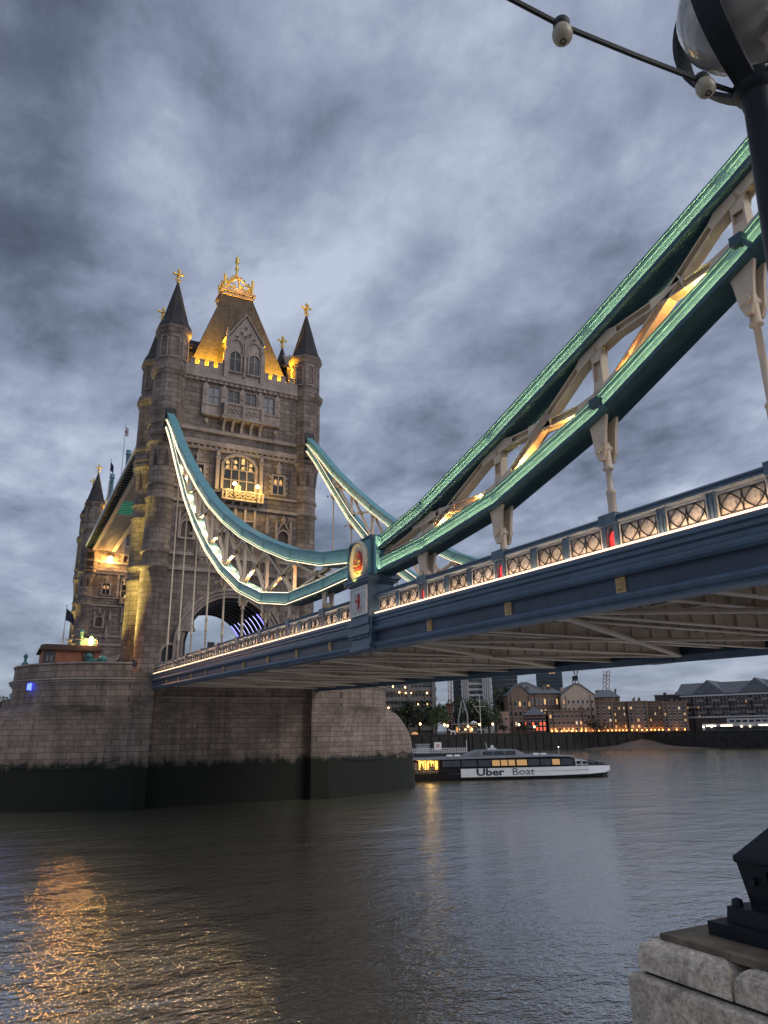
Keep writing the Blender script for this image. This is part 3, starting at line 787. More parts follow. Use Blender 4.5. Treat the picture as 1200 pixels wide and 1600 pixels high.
            for vz in (15.6, 20.4, 29.4, 37.2, 45.2):
                for cc in (-1.3, 1.3):
                    window_part(bld, root, T, cc-.62, cc+.62, vz+.4, vz+3.2, .6 if vz < 40 else 0, 'dark_glass', 1, (.5,), .3, .35)
                m = MB()
                for s_ in (1, -1):
                    m.prism([(s_*2.7, vz-.2), (s_*3.1, vz-.2), (s_*3.1, vz+4.0), (s_*2.9, vz+4.7), (s_*2.7, vz+4.0)], T, -.02, .6)
                m.prism([(-2.9, vz-.5), (2.9, vz-.5), (2.9, vz-.1), (-2.9, vz-.1)], T, -.02, .7)
                bld(m, 'bay_surround', 'granite_trim')
    return root
def window_part(bld, parent, T, u0, u1, v0, v1, arch=0, glass='dark_glass', mull=1, trans=(), frame=.17, dep=.22, sill=True):
    path = win_path(u0, u1, v0, v1, arch)
    g_ = bld(MB().prism(path[:-1], T, -.02, .03), 'window', glass, parent)
    m = MB().sweep(path[:-1], T, frame, -.02, dep)
    if sill: m.prism([(u0-frame-.1, v0-.2), (u1+frame+.1, v0-.2), (u1+frame+.1, v0-.003), (u0-frame-.1, v0-.003)], T, -.02, dep+.1)
    for k in range(mull):
        c = u0+(u1-u0)*(k+1)/(mull+1)
        tv = v1-.03 if not arch else v1-.08-abs((c-(u0+u1)/2)/((u1-u0)/2))**2*.35*(u1-u0)*arch
        m.prism([(c-.06, v0), (c+.06, v0), (c+.06, tv), (c-.06, tv)], T, 0, .13)
    for q in trans:
        c = v0+(v1-v0)*q
        m.prism([(u0, c-.05), (u1, c-.05), (u1, c+.05), (u0, c+.05)], T, 0, .11)
    bld(m, 'frame', 'granite_trim', g_ if parent.get('category') else parent)
    return g_
tower = make_tower()
tower2 = dup(tower, label='farther gothic stone tower seen at left behind the nearer one')
tower2.location = (82.3, 0, 13.4)

# ---- floodlights that light the towers
def spot(name, p, aim, e, col, size=.3, angle=70, blend=.6):
    l = bpy.data.lights.new(name, 'SPOT'); l.energy = e; l.color = col; l.shadow_soft_size = size; l.spot_size = R(angle); l.spot_blend = blend
    o = bpy.data.objects.new(name, l); COL.objects.link(o); o.location = p
    o.rotation_euler = (Vector(p)-Vector(aim)).to_track_quat('Z', 'Y').to_euler(); return o
def area(name, p, aim, e, col, sx_, sy, rot=0):
    l = bpy.data.lights.new(name, 'AREA'); l.energy = e; l.color = col; l.shape = 'RECTANGLE'; l.size = sx_; l.size_y = sy
    o = bpy.data.objects.new(name, l); COL.objects.link(o); o.location = p
    q = (Vector(p)-Vector(aim)).to_track_quat('Z', 'Y'); o.rotation_euler = q.to_euler()
    if rot: o.rotation_euler.rotate_axis('Z', R(rot))
    return o
def point(name, p, e, col, size=.2):
    l = bpy.data.lights.new(name, 'POINT'); l.energy = e; l.color = col; l.shadow_soft_size = size
    o = bpy.data.objects.new(name, l); COL.objects.link(o); o.location = p; return o
GOLD = (1, .49, .03); YEL = (1, .80, .20)
for tx in (0, 82.3):
    for s_ in (1, -1):
        for uu in (3.4, 5.0, 6.5):
            spot('roof_flood', (tx-5.5, s_*uu, 52.1), (tx-4.1, s_*uu*.92, 56.2), 6200, GOLD, .2, 100, 1.0)
        spot('roof_flood', (tx+s_*2.6, 8.1, 52.3), (tx+s_*2.2, 6.0, 56.0), 4800, GOLD, .25, 100, 1.0)
    point('crown_lamp', (tx, 0, 69.3), 110, (1, .45, .08), .4)
    for dx, dy in ((-2.4, 0), (0, 3.1), (2.4, 0)): point('crown_lamp', (tx+dx, dy, 68.4), 15, (1, .42, .08), .15)
    spot('nook_flood', (tx-2.6, 13.2, 14.3), (tx-3.4, 9.6, 24), 11000, YEL, .3, 75, .8)
    spot('nook_flood', (tx+2.0, 12.6, 14.3), (tx-1.6, 8.8, 28), 13000, YEL, .3, 60, .8)
    spot('nook_flood', (tx+5.0, 13.6, 14.3), (tx+4.9, 10.4, 34), 5000, YEL, .3, 50, .8)
    for sy in (1, -1):
        for sx_ in (1, -1):
            spot('cross_lamp', (tx+sx_*5.1+.9*sx_, sy*9.15-1.6*sy, 59.2), (tx+sx_*5.1, sy*9.15, 66.2), 260, (1, .78, .25), .1, 30, .5)

# ================================================================== SIDE SPAN DECK
ZS = lambda x: 13.49+0.0222*x          # height of the lit ledge along the near side
XA, XB = -97.0, -10.9
deck = empty('side_span_deck', 'blue fascia bridge deck with riveted brown girders beneath, running up to the stone tower', 'bridge deck', (XB, 0, ZS(XB)))
DL = (XB, 0, ZS(XB))
def along(prof, x0, x1, sgn=1, name='', mat='', parent=None, step=8.0, loc=DL):
    n = max(1, int((x1-x0)/step)); rings = []
    for i in range(n+1):
        x = x0+(x1-x0)*i/n; rings.append([(x, sgn*y, ZS(x)+dz) for y, dz in prof])
    return MB().loft(rings).build(name, M[mat], parent, loc=loc)
for sg in (1, -1):
    along([(8.9, .05), (9.72, .05), (9.74, -.02), (9.74, -.09), (9.66, -.13), (9.66, -.24), (9.58, -.29), (9.58, -.42), (8.9, -.42)], XA, XB, sg, 'cornice', 'deck_blue', deck)
    along([(8.9, -.42), (9.60, -.43), (9.68, -.47), (9.72, -.55), (9.70, -.63), (9.62, -.70), (8.9, -.70)], XA, XB, sg, 'upper_roll', 'deck_blue', deck)
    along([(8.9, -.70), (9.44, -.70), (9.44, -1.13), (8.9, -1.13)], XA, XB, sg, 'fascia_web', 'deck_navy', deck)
    along([(8.9, -1.13), (9.52, -1.13), (9.60, -1.18), (9.64, -1.26), (9.60, -1.34), (9.52, -1.40), (9.5, -1.46), (9.0, -1.48)], XA, XB, sg, 'lower_roll', 'deck_blue', deck)
along([(-8.9, -.2), (8.9, -.2), (8.9, -.04), (-8.9, -.04)], XA, XB, 1, 'footway', 'road_asphalt', deck)
along([(-5.5, -.04), (5.5, -.04), (5.5, .06), (-5.5, .06)], XA, XB, 1, 'roadway', 'road_asphalt', deck)
nodes_x = [-15.38-5.18*k for k in range(16)]
k = 0; x = XB-.9
girder_xs = []
while x > XA:
    girder_xs.append(x); x -= 2.59
for i, x in enumerate(girder_xs):
    z = ZS(x); dp = .95 if i % 2 == 0 else .72
    m = MB(); m.box(x-.02, x+.02, -8.95, 8.95, z-.2-dp, z-.2); m.box(x-.17, x+.17, -8.95, 8.95, z-.24-dp, z-.2-dp); m.box(x-.14, x+.14, -8.95, 8.95, z-.26, z-.205)
    y = -8.4
    while y < 8.9:
        m.box(x-.13, x+.13, y-.025, y+.025, z-.2-dp, z-.26); y += 1.2
    m.build('cross_girder', M['under_steel'], deck, loc=DL)
for y in (-7.4, -5.8, -4.2, -2.6, -1.0, 1.0, 2.6, 4.2, 5.8, 7.4):
    m = MB(); n = 10
    for i in range(n):
        a = XA+(XB-XA)*i/n; c = XA+(XB-XA)*(i+1)/n
        m.bar((a, y, ZS(a)-.42), (c, y, ZS(c)-.42), .03, .44); m.bar((a, y, ZS(a)-.64), (c, y, ZS(c)-.64), .2, .03)
    m.build('stringer', M['under_steel'], deck, loc=DL)
for i in range(8):
    a = XB-1-i*10.36; c = a-10.36
    for s_ in (1, -1):
        m = MB().bar((a, 8.8*s_, ZS(a)-1.2), (c, -8.8*s_, ZS(c)-1.2), .26, .08); m.bar((a, 8.8*s_, ZS(a)-1.13), (c, -8.8*s_, ZS(c)-1.13), .03, .12); m.build('wind_brace', M['under_steel'], deck, loc=DL)
# gilded rosettes on the fascia
for i, x in enumerate([-18.0-5.04*k for k in range(7)]+[-53.2, -57.9, -61.2, -67.64, -72.70, -77.74, -82.8, -87.8]):
    z = ZS(x)-.92; s_ = .17
    m = MB().box(x-s_, x+s_, 9.43, 9.50, z-.21, z+.21)
    for k in range(4):
        a = PI/4+k*PI/2; m.lathe([(.085, -.03), (.07, .02), (.02, .05)], (0, 0, 0), 8)
        for p in m.v[-40:]:
            q = Vector(p); p.x, p.y, p.z = x+.085*math.cos(a)+q.x, 9.5+q.z, z+.11*math.sin(a)+q.y
    m.lathe([(.06, -.02), (.05, .03), (.01, .06)], (0, 0, 0), 8)
    for p in m.v[-40:]:
        q = Vector(p); p.x, p.y, p.z = x+q.x, 9.5+q.z, z+q.y
    m.build('rosette', M['gold_paint'], deck, loc=DL)
# lit ledge strip
for x0, x1 in ((XB-1.0, -60.5), (-63.4, XA)):
    m = MB().tube([(x0+(x1-x0)*i/12, 9.70, ZS(x0+(x1-x0)*i/12)+.085) for i in range(13)], .03, 6); m.build('light_strip', M['led_peach'], deck, loc=DL)
    m = MB().tube([(x0+(x1-x0)*i/12, 9.60, ZS(x0+(x1-x0)*i/12)+.072) for i in range(13)], .016, 5); m.build('panel_fill_strip', M['panel_fill'], deck, loc=DL)  # brighter strip, out of sight behind the ledge strip, added to light the panels
# hanging loose cable by the pedestal
m = MB().tube([(-63.25, 9.8, ZS(-63)+.0), (-63.3, 9.86, ZS(-63)-.6), (-63.15, 9.85, ZS(-63)-1.2), (-62.6, 9.8, ZS(-63)-1.62), (-62.2, 9.7, ZS(-63)-1.66)], .018, 5); m.build('loose_cable', M['steel_grey'], deck, loc=DL)

# ================================================================== PARAPETS
PAN_W, BAY = 1.2, 5.18
def arc_pts(a, c, bulge, n=10):
    a, c = Vector(a), Vector(c); d = c-a; nn = Vector((-d.y, d.x)); out = []
    for i in range(n+1):
        t = i/n; out.append(a+d*t+nn*(bulge*4*t*(1-t)*(1+.12*math.cos(2*PI*t))))
    return out
def make_panel(parent, x0, x1, loc):
    """lit cream panel with black circle tracery between x0 > x1 (going towards the near bank)"""
    z = lambda x: ZS(x)+.13
    hgt = .66; Y = 9.40; L_ = x0-x1
    def P(u, v, d): return (x0-u, Y+d, z(x0-u)+v)
    pn = MB().prism([(0, 0), (L_, 0), (L_, hgt), (0, hgt)], P, -.03, .0)
    m = pn
    for q in ((0, 0, L_, .05), (0, hgt-.05, L_, hgt), (0, .05, .05, hgt-.05), (L_-.05, .05, L_, hgt-.05)):
        m.prism([(q[0], q[1]), (q[2], q[1]), (q[2], q[3]), (q[0], q[3])], P, -.0, .055)
    h2 = L_/2
    for c in (h2*.5+.02, h2*1.5-.02):
        for k in range(4):
            a = PI/4+k*PI/2; cu, cv = c+.085*math.cos(a), hgt/2+.085*math.sin(a)
            m.prism([(cu+.075*math.cos(2*PI*j/8), cv+.075*math.sin(2*PI*j/8)) for j in range(8)], P, -.0, .022)
        for du, dv in ((0, .23), (0, -.23)):
            m.prism([(c-.13, hgt/2+dv), (c, hgt/2+dv*.55), (c+.13, hgt/2+dv)], P, -.0, .018)
    p_ = pn.build('panel', M['cream_plate'], parent, loc=loc)
    t = MB(); e = .065
    for a0, a1 in ((e, h2), (h2, L_-e)):
        A, Bq, C, D = (a0, e), (a1, e), (a1, hgt-e), (a0, hgt-e)
        for s_, q, bl in ((A, C, .27), (A, C, -.27), (D, Bq, .27), (D, Bq, -.27)):
            pts = arc_pts(s_, q, bl)
            pts = [(min(max(u, a0), a1), min(max(v, e), hgt-e)) for u, v in pts]
            t.tube([P(u, v, .045) for u, v in pts], .021, 4, caps=False)
    t.tube([P(e, e, .045), P(L_-e, e, .045), P(L_-e, hgt-e, .045), P(e, hgt-e, .045), P(e, e, .045)], .014, 4, caps=False)
    t.build('tracery', M['black_iron'], p_, loc=loc)
def make_parapet(x0, x1, sgn, label, detail=True):
    loc = (x0, sgn*9.3, ZS(x0))
    root = empty('parapet', label, 'parapet', loc, 'parapets of the bridge deck')
    along([(9.16, .86), (9.20, .80), (9.44, .80), (9.52, .88), (9.52, .93), (9.46, .97), (9.50, 1.03), (9.42, 1.09), (9.18, 1.09)], x1, x0, sgn, 'handrail', 'deck_blue', root, loc=loc)
    along([(9.22, .05), (9.46, .05), (9.46, .12), (9.22, .12)], x1, x0, sgn, 'plinth_rail', 'deck_blue', root, loc=loc)
    xs = [x for x in [-67.18+BAY*k for k in range(-6, 12)] if x1+.4 < x < x0-.1 and abs(x+62) > 2]
    if not detail:
        along([(9.25, .12), (9.38, .12), (9.38, .80), (9.25, .80)], x1, x0, sgn, 'panel', 'deck_blue', root, loc=loc)
        return root
    for x in xs:                                      # gothic niche posts with a red light
        z = ZS(x)
        m = MB().box(x-.27, x-.15, 9.2, 9.5, z+.12, z+.82); m.box(x+.15, x+.27, 9.2, 9.5, z+.12, z+.82); m.box(x-.15, x+.15, 9.2, 9.34, z+.12, z+.82)
        m.box(x-.32, x+.32, 9.16, 9.56, z+.81, z+1.13); m.box(x-.3, x+.3, 9.2, 9.54, z+.05, z+.14)
        for s_ in (1, -1): m.prism([(0, .82), (s_*.15, .82), (s_*.15, .58)], lambda u, v, d, x=x, z=z: (x+u, 9.34+d, z+v), 0, .12)
        po = m.build('niche_post', M['deck_blue'], root, loc=loc)
        m = MB().prism([(-.12, .16), (.12, .16), (.12, .52), (0, .66), (-.12, .52)], lambda u, v, d, x=x, z=z: (x+u, 9.34+d, z+v), 0, .03); m.build('red_light', M['niche_red'], po, loc=loc)
    edges = sorted([x0]+xs+[x1], reverse=True)
    for a, c in zip(edges, edges[1:]):
        a2 = a-(.30 if a in xs else .12); c2 = c+(.30 if c in xs else .12)
        n = max(1, round((a2-c2)/1.55)); wd = (a2-c2)/n
        for i in range(n):
            p0 = a2-wd*i-(.13 if i else .04); p1 = a2-wd*(i+1)+(.13 if i < n-1 else .04)
            if p0-p1 > .35: make_panel(root, p0, p1, loc)
            if i:
                x = a2-wd*i; z = ZS(x)
                m = MB().box(x-.10, x+.10, 9.2, 9.47, z+.12, z+.84); m.box(x-.13, x-.09, 9.2, 9.50, z+.12, z+.84); m.box(x+.09, x+.13, 9.2, 9.50, z+.12, z+.84); m.box(x-.04, x+.04, 9.3, 9.5, z+.2, z+.72)
                m.build('post', M['deck_blue'], root, loc=loc)
    return root
make_parapet(-11.0, -60.95, 1, 'long lit cast iron parapet between the stone tower and the heraldic pedestal')
make_parapet(-63.15, -96.5, 1, 'lit cast iron parapet on the near bank side of the heraldic pedestal')
make_parapet(-11.0, -96.5, -1, 'plain far parapet on the other edge of the bridge deck', False)

# ================================================================== SUSPENSION CHAINS
LX = [-6.6, -10.2, -15.38, -20.56, -25.74, -30.92, -36.1, -41.28, -46.46, -51.64, -56.82, -62.0]
LT = [44.55, 41.75, 37.3, 33.35, 29.7, 26.35, 23.5, 21.0, 18.9, 17.05, 15.65, 14.80]     # lower edge of the top chord
LB = [43.6, 40.4, 35.15, 30.1, 25.9, 22.3, 19.35, 16.98, 15.32, 14.40, 14.28, 14.30]      # lower edge of the bottom chord
SX = [-62.0, -67.18, -72.36, -77.54, -82.72, -87.9, -93.08, -97.5]
ST = [14.85, 15.62, 16.9, 18.38, 20.02, 21.85, 23.9, 25.8]
SB = [14.0, 14.12, 14.62, 15.88, 17.82, 20.1, 22.7, 25.0]
CY = 9.15
def interp(xs, zs, x):
    for i in range(len(xs)-1):
        if xs[i+1] <= x <= xs[i]:
            t = (x-xs[i])/(xs[i+1]-xs[i]); return zs[i]+(zs[i+1]-zs[i])*t
    return zs[-1]
def chord(path, y, dep, wd, root, name, loc, strips, mat='chain_teal', hidden=False):
    """riveted box chord; path = (x, z of the lower web edge)"""
    pts = [Vector((x, 0, z)) for x, z in path]; nrm = []
    for i in range(len(pts)):
        t = (pts[min(i+1, len(pts)-1)]-pts[max(i-1, 0)]).normalized(); n_ = Vector((-t.z, 0, t.x))
        nrm.append(n_ if n_.z > 0 else -n_)
    def band(y0, y1, d0, d1):
        return [[p+n_*d0+Vector((0, y0, 0)), p+n_*d0+Vector((0, y1, 0)), p+n_*d1+Vector((0, y1, 0)), p+n_*d1+Vector((0, y0, 0))] for p, n_ in zip(pts, nrm)]
    m = MB()
    for s_ in (1, -1):
        m.loft(band(y+s_*wd/2-.03, y+s_*wd/2+.03, .0, dep))
        for q in (.09, dep-.09): m.loft(band(y+s_*(wd/2+.03), y+s_*(wd/2+.06), q-.05, q+.05))
    for p, q, n_ in list(zip(pts, pts[1:], nrm))[1:]:
        for s_ in (1, -1):
            a = p+Vector((0, y+s_*(wd/2+.065), 0)); m.bar(a+n_*.02, a+n_*(dep-.02), .34, .02, (0, s_, 0))
    if mat == 'near_teal':                           # rivet heads in rows along the web plates
        for p, q, n_ in zip(pts, pts[1:], [((a+c)/2).normalized() for a, c in zip(nrm, nrm[1:])]):
            t = (q-p).normalized(); ln_ = (q-p).length; k_ = int(ln_/.24)
            for i in range(k_):
                for dd in (.32, dep-.09):
                    for s_ in (1, -1):
                        yy = wd/2+(.03 if .2 < dd < .4 else .06); c0_ = p+t*(ln_*(i+.5)/k_)+n_*dd+Vector((0, y+s_*yy, 0)); r_ = .026
                        m.add([c0_+t*r_, c0_+n_*r_, c0_-t*r_, c0_-n_*r_, c0_+Vector((0, s_*.014, 0))], [(0, 1, 4), (1, 2, 4), (2, 3, 4), (3, 0, 4)])
    ch = m.build(name, M[mat], root, loc=loc)
    m = MB(); m.loft(band(y-wd/2-.10, y+wd/2+.10, dep, dep+.06)); m.build('top_flange', M[mat], ch, loc=loc)
    fo = .17
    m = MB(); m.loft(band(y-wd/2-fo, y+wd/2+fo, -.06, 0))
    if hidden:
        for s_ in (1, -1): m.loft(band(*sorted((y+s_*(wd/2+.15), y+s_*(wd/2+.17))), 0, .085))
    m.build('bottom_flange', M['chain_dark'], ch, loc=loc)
    for off, dz, r, mt, sides in strips:
        for s_ in sides:
            m = MB().tube([p+n_*dz+Vector((0, y+s_*(wd/2+off), 0)) for p, n_ in zip(pts, nrm)], r, 5); m.build('light_strip', M[mt], ch, loc=loc)
    return ch
def web(xs, zt, zb, y, root, loc, tdep, bdep, strong, skip0, skip1):
    """uprights, crossing braces and gussets between the chords"""
    n = len(xs)
    top = lambda i: Vector((xs[i], y, zt[i]-.06)); bot = lambda i: Vector((xs[i], y, zb[i]+bdep+.06))
    for i in range(skip0, n-skip1):
        if top(i).z-bot(i).z < .3: continue
        wd = .34 if strong else .18
        m = MB()
        for s_ in (1, -1):
            m.bar(top(i)+Vector((s_*wd/2, 0, .1)), bot(i)+Vector((s_*wd/2, 0, -.1)), .28 if strong else .22, .05, (1, 0, 0))
        m.bar(top(i)+Vector((0, .0, .1)), bot(i)-Vector((0, 0, .1)), .05, wd, (1, 0, 0))
        for zz, sg in ((top(i), -1), (bot(i), 1)):
            for yy in ((-.14, .14) if strong else (-.11, .11)):
                kk = .8 if strong else .55
                m.prism([(-.8*kk, 0), (.8*kk, 0), (.3*kk, sg*.34*kk), (.18*kk, sg*.75*kk), (-.18*kk, sg*.75*kk), (-.3*kk, sg*.34*kk)], lambda u, v, d, zz=zz, yy=yy: (zz.x+u, y+yy+d, zz.z+v+u*(0)), -.02, .02)
        m.build('upright', M['cream_steel'], root, loc=loc)
    for i in range(skip0-1 if skip0 else 0, n-skip1):
        if i+1 >= n: break
        t0, t1, b0, b1 = top(i), top(i+1), bot(i), bot(i+1)
        g0, g1 = t0.z-b0.z, t1.z-b1.z
        if max(g0, g1) < .7 or min(g0, g1) < .12: continue
        c = None
        den = (t1.x-t0.x)
        # crossing point of the two diagonals
        f = g0/(g0+g1); cpt = t0+(b1-t0)*f
        for a, e in ((t0, b1), (b0, t1)):
            m = MB(); d = (e-a).normalized(); wd = .23 if strong else .15
            up = d.cross(Vector((0, 1, 0))).normalized()
            a2, e2 = a+d*.25, e-d*.25
            if strong:
                for s_ in (1, -1): m.bar(a2+up*(s_*wd/2), e2+up*(s_*wd/2), .34, .045, up)
                m.bar(a2, e2, .05, wd, up)
            else: m.bar(a2, e2, .2, .05, up)
            for yy in (() if strong else (-.1, .1)):
                m.bar(a2+Vector((0, yy, 0)), e2+Vector((0, yy, 0)), .05, wd, up)
            for q, dd in ((a, d), (e, -d)):
                for yy in ((-.155, .155) if strong else (-.12, .12)):
                    w1 = .30 if strong else .16
                    P = [q+up*w1+Vector((0, yy, 0)), q+dd*.95+up*wd*.5+Vector((0, yy, 0)), q+dd*.95-up*wd*.5+Vector((0, yy, 0)), q-up*w1+Vector((0, yy, 0))]
                    P2 = [k_+Vector((0, .03 if yy > 0 else -.03, 0)) for k_ in P]
                    m.add(P+P2, [(0, 1, 2, 3), (7, 6, 5, 4), (0, 4, 5, 1), (1, 5, 6, 2), (2, 6, 7, 3), (3, 7, 4, 0)])
            m.build('brace', M['cream_steel'], root, loc=loc)
        m = MB(); d1 = (b1-t0).normalized(); d2 = (t1-b0).normalized(); r_ = .42 if strong else .24
        for yy in ((-.165, .165) if strong else (-.13, .13)):
            m.prism([(r_*1.35*q.x+o.x, r_*1.35*q.z+o.z) for q, o in ((d1, d1.cross(Vector((0, 1, 0)))*.17), (d2, -d2.cross(Vector((0, 1, 0)))*.17), (d2, d2.cross(Vector((0, 1, 0)))*.17), (-d1, -d1.cross(Vector((0, 1, 0)))*.17), (-d1, d1.cross(Vector((0, 1, 0)))*.17), (-d2, d2.cross(Vector((0, 1, 0)))*.17), (-d2, -d2.cross(Vector((0, 1, 0)))*.17), (d1, -d1.cross(Vector((0, 1, 0)))*.17))],
                    lambda u, v, d, yy=yy: (cpt.x+u, y+yy+d, cpt.z+v), -.025, .025)
        m.build('gusset', M['cream_steel'], root, loc=loc)
def make_chain(xs, zt, zb, y, label, tdep, bdep, strong, skip0, skip1, ts, bs, hidden):
    loc = (xs[-1] if not strong else xs[0], y, zb[-1] if not strong else zb[0])
    root = empty('suspension_chain', label, 'suspension chain', loc, 'trussed suspension chains')
    chord(list(zip(xs, zt)), y, tdep, .54 if strong else .68, root, 'top_chord', loc, ts, 'near_teal' if strong else 'chain_teal', hidden=hidden)
    chord(list(zip(xs, zb)), y, bdep, .54 if strong else .68, root, 'bottom_chord', loc, bs, 'near_teal' if strong else 'chain_teal', hidden=hidden)
    web(xs, zt, zb, y, root, loc, tdep, bdep, strong, skip0, skip1)
    if strong or True:
        for i in range(1 if strong else 2, len(xs)-1):
            g_ = (zt[i]-zb[i]-bdep+zt[i+1]-zb[i+1]-bdep)/2
            if g_ < .35: continue
            for q in ((.24, .76) if strong else (.3, .7)):
                x = xs[i]+(xs[i+1]-xs[i])*q
                point('chain_uplight', (x, y+(.0 if strong else 0), zb[i]+(zb[i+1]-zb[i])*q+bdep+(.3 if strong else .65)), (130 if strong else 55), ((1, .47, .13) if strong else (1, .58, .28)), .08)
    return root
tl = [(.18, .0, .019, 'led_white', (1, -1)), (.12, .04, .022, 'web_fill', (1, -1))]; bl = [(.18, -.02, .019, 'led_white', (1, -1)), (.12, .04, .022, 'web_fill', (1, -1)), (.02, .69, .020, 'led_white', (1,))]  # soft strips hidden behind the flange lips are added to brighten the webs
long1 = make_chain(LX, LT, LB, CY, 'long sagging teal chain with white light lines on the near side of the bridge', .68, .60, False, 2, 2, tl, bl, True)
hs = [(.115, .034, .032, 'led_orange', (1, -1))]; hb = [(.115, .034, .032, 'led_orange', (1, -1))]
short1 = make_chain(SX, ST, SB, CY, 'big green lit chain rising to the top right corner, nearest to the viewer', .58, .56, True, 1, 0, hs, hb, True)
long2 = dup(long1, label='long sagging teal chain on the far side of the bridge, right of the tower'); long2.location.y = -CY
short2 = dup(short1, label='short teal chain on the far side of the bridge, half hidden behind the near parapet'); short2.location.y = -CY

# ---- pin joint with medallion, pedestal
def make_pin(y, sgn, label):
    x, z = -62.0, 14.72; loc = (x, y, z)
    root = empty('pin_joint', label, 'pin joint', loc, 'pin joints of the chains')
    T = lambda u, v, d: (x-u, y+sgn*d, z+v)
    m = MB().prism([(-1.55, .72), (-.95, .98), (.95, .98), (1.55, .95), (1.55, -.62), (1.0, -.95), (-.95, -.95), (-1.55, -.48)], T, -.56, .56); m.build('collar', M['chain_teal'], root, loc=loc)
    m = MB()
    for u in (-1.2, 1.2): m.prism([(u-.10, -.9), (u+.10, -.9), (u+.10, 1.0), (u-.10, 1.0)], T, -.62, .62)
    m.prism([(-1.3, 1.0), (1.3, 1.0), (1.15, 1.12), (-1.15, 1.12)], T, -.6, .6); m.build('collar_band', M['chain_dark'], root, loc=loc)
    def disc(m_, prof, n=32):
        rings = [[T(r*.93*math.cos(2*PI*k/n), r*1.12*math.sin(2*PI*k/n), d) for k in range(n)] for r, d in prof]
        return m_.loft(rings, smooth=True)
    m = disc(MB(), [(.92, .5), (.92, .72), (.86, .80), (.76, .80), (.70, .74), (.66, .74), (.62, .70), (.5, .70)]); md = m.build('medallion', M['medal_white'], root, loc=loc)
    m = MB()
    for k in range(40):
        a = 2*PI*k/40; c = Vector(T(.81*.93*math.cos(a), .81*1.12*math.sin(a), .80)); m.lathe([(.035, -.03), (.03, .02), (.005, .035)], c, 5)
    m.build('beading', M['gold_paint'], md, loc=loc)
    m = disc(MB(), [(.5, .69), (.48, .76), (.40, .78), (.1, .79)]); m.build('boss', M['medal_red'], md, loc=loc)
    m = MB(); random.seed(5)
    for k in range(34):
        a = random.random()*2*PI; r_ = .42*math.sqrt(random.random()); c = T(r_*.93*math.cos(a), r_*1.12*math.sin(a), .78)
        m.lathe([(.005, -.06), (.05, -.02), (.045, .03), (.005, .06)], c, 5)
    m.build('boss_relief', M['gold_paint'], md, loc=loc)
    l = bpy.data.lights.new('medallion_lamp', 'SPOT'); l.energy = 60; l.color = (1, .72, .12); l.spot_size = R(110); l.spot_blend = .8; l.shadow_soft_size = .06
    o = bpy.data.objects.new('medallion_lamp', l); COL.objects.link(o); o.location = T(0, -1.02, 1.15)
    o.rotation_euler = (Vector(o.location)-Vector(T(0, .1, .75))).to_track_quat('Z', 'Y').to_euler()
    return root
make_pin(CY, 1, 'near pin joint with a white medallion and glowing red boss where the chains meet')
make_pin(-CY, -1, 'far pin joint of the chains across the roadway, mostly hidden')
def make_pedestal(y, sgn, label):
    x, z = -62.05, ZS(-62); loc = (x, y, z)
    root = empty('heraldic_pedestal', label, 'pedestal', loc, 'heraldic pedestals')
    T = lambda u, v, d: (x-u, y+sgn*d, z+v)
    S = lambda m_, a, h0, h1, d0, d1: m_.prism([(-a, h0), (a, h0), (a, h1), (-a, h1)], T, d0, d1)
    m = MB(); S(m, .98, -.05, 1.5, -.75, .50); m.build('shaft', M['deck_blue'], root, loc=loc)
    m = MB(); S(m, 1.06, 1.5, 1.58, -.8, .56); S(m, 1.18, 1.58, 1.68, -.9, .66); S(m, 1.28, 1.68, 1.80, -.98, .74); S(m, 1.1, 1.80, 1.9, -.85, .6); m.build('cap', M['deck_blue'], root, loc=loc)
    m = MB(); S(m, 1.1, -.35, -.05, -.6, .62); S(m, 1.02, -.62, -.35, -.6, .52); S(m, 1.12, -.78, -.62, -.5, .60); S(m, .98, -1.2, -.78, -.5, .42); S(m, 1.06, -1.45, -1.2, -.5, .52)
    for k in range(9): u = -.88+k*.22; m.prism([(u-.06, -.92), (u+.06, -.92), (u+.06, -.80), (u-.06, -.80)], T, .4, .54)
    m.build('base', M['deck_blue'], root, loc=loc)
    m = MB(); S(m, .86, .10, 1.42, .48, .54)
    pa = m.build('shield_panel', M['panel_relief'], root, loc=loc)
    m = MB()
    for a, h0, h1 in ((.86, .10, .17), (.86, 1.35, 1.42)): S(m, a, h0, h1, .53, .60)
    for u in (-.82, .82): m.prism([(u-.04, .17), (u+.04, .17), (u+.04, 1.35), (u-.04, 1.35)], T, .53, .60)
    m.sweep([(-.3, 1.12), (.3, 1.12), (.3, .62), (.2, .42), (0, .30), (-.2, .42), (-.3, .62), (-.3, 1.12)], T, .05, .53, .62)
    random.seed(11)
    for k in range(60):
        u = random.uniform(-.74, .74); v = random.uniform(.22, 1.30)
        if abs(u) < .36 and .3 < v < 1.15: continue
        m.lathe([(.005, -.06), (.055, -.02), (.05, .03), (.005, .07)], T(u, v, .55), 5)
    m.build('scrollwork', M['panel_relief'], pa, loc=loc)
    m = MB(); m.prism([(-.06, .36), (.06, .36), (.06, 1.08), (-.06, 1.08)], T, .54, .60); m.prism([(-.24, .74), (.24, .74), (.24, .87), (-.24, .87)], T, .54, .602); m.build('red_cross', M['cross_red'], pa, loc=loc)
    return root
make_pedestal(CY+.15, 1, 'blue pedestal with a grey shield panel and small red cross under the medallion')
make_pedestal(-CY-.15, -1, 'blue pedestal on the far edge of the deck under the farther pin joint')

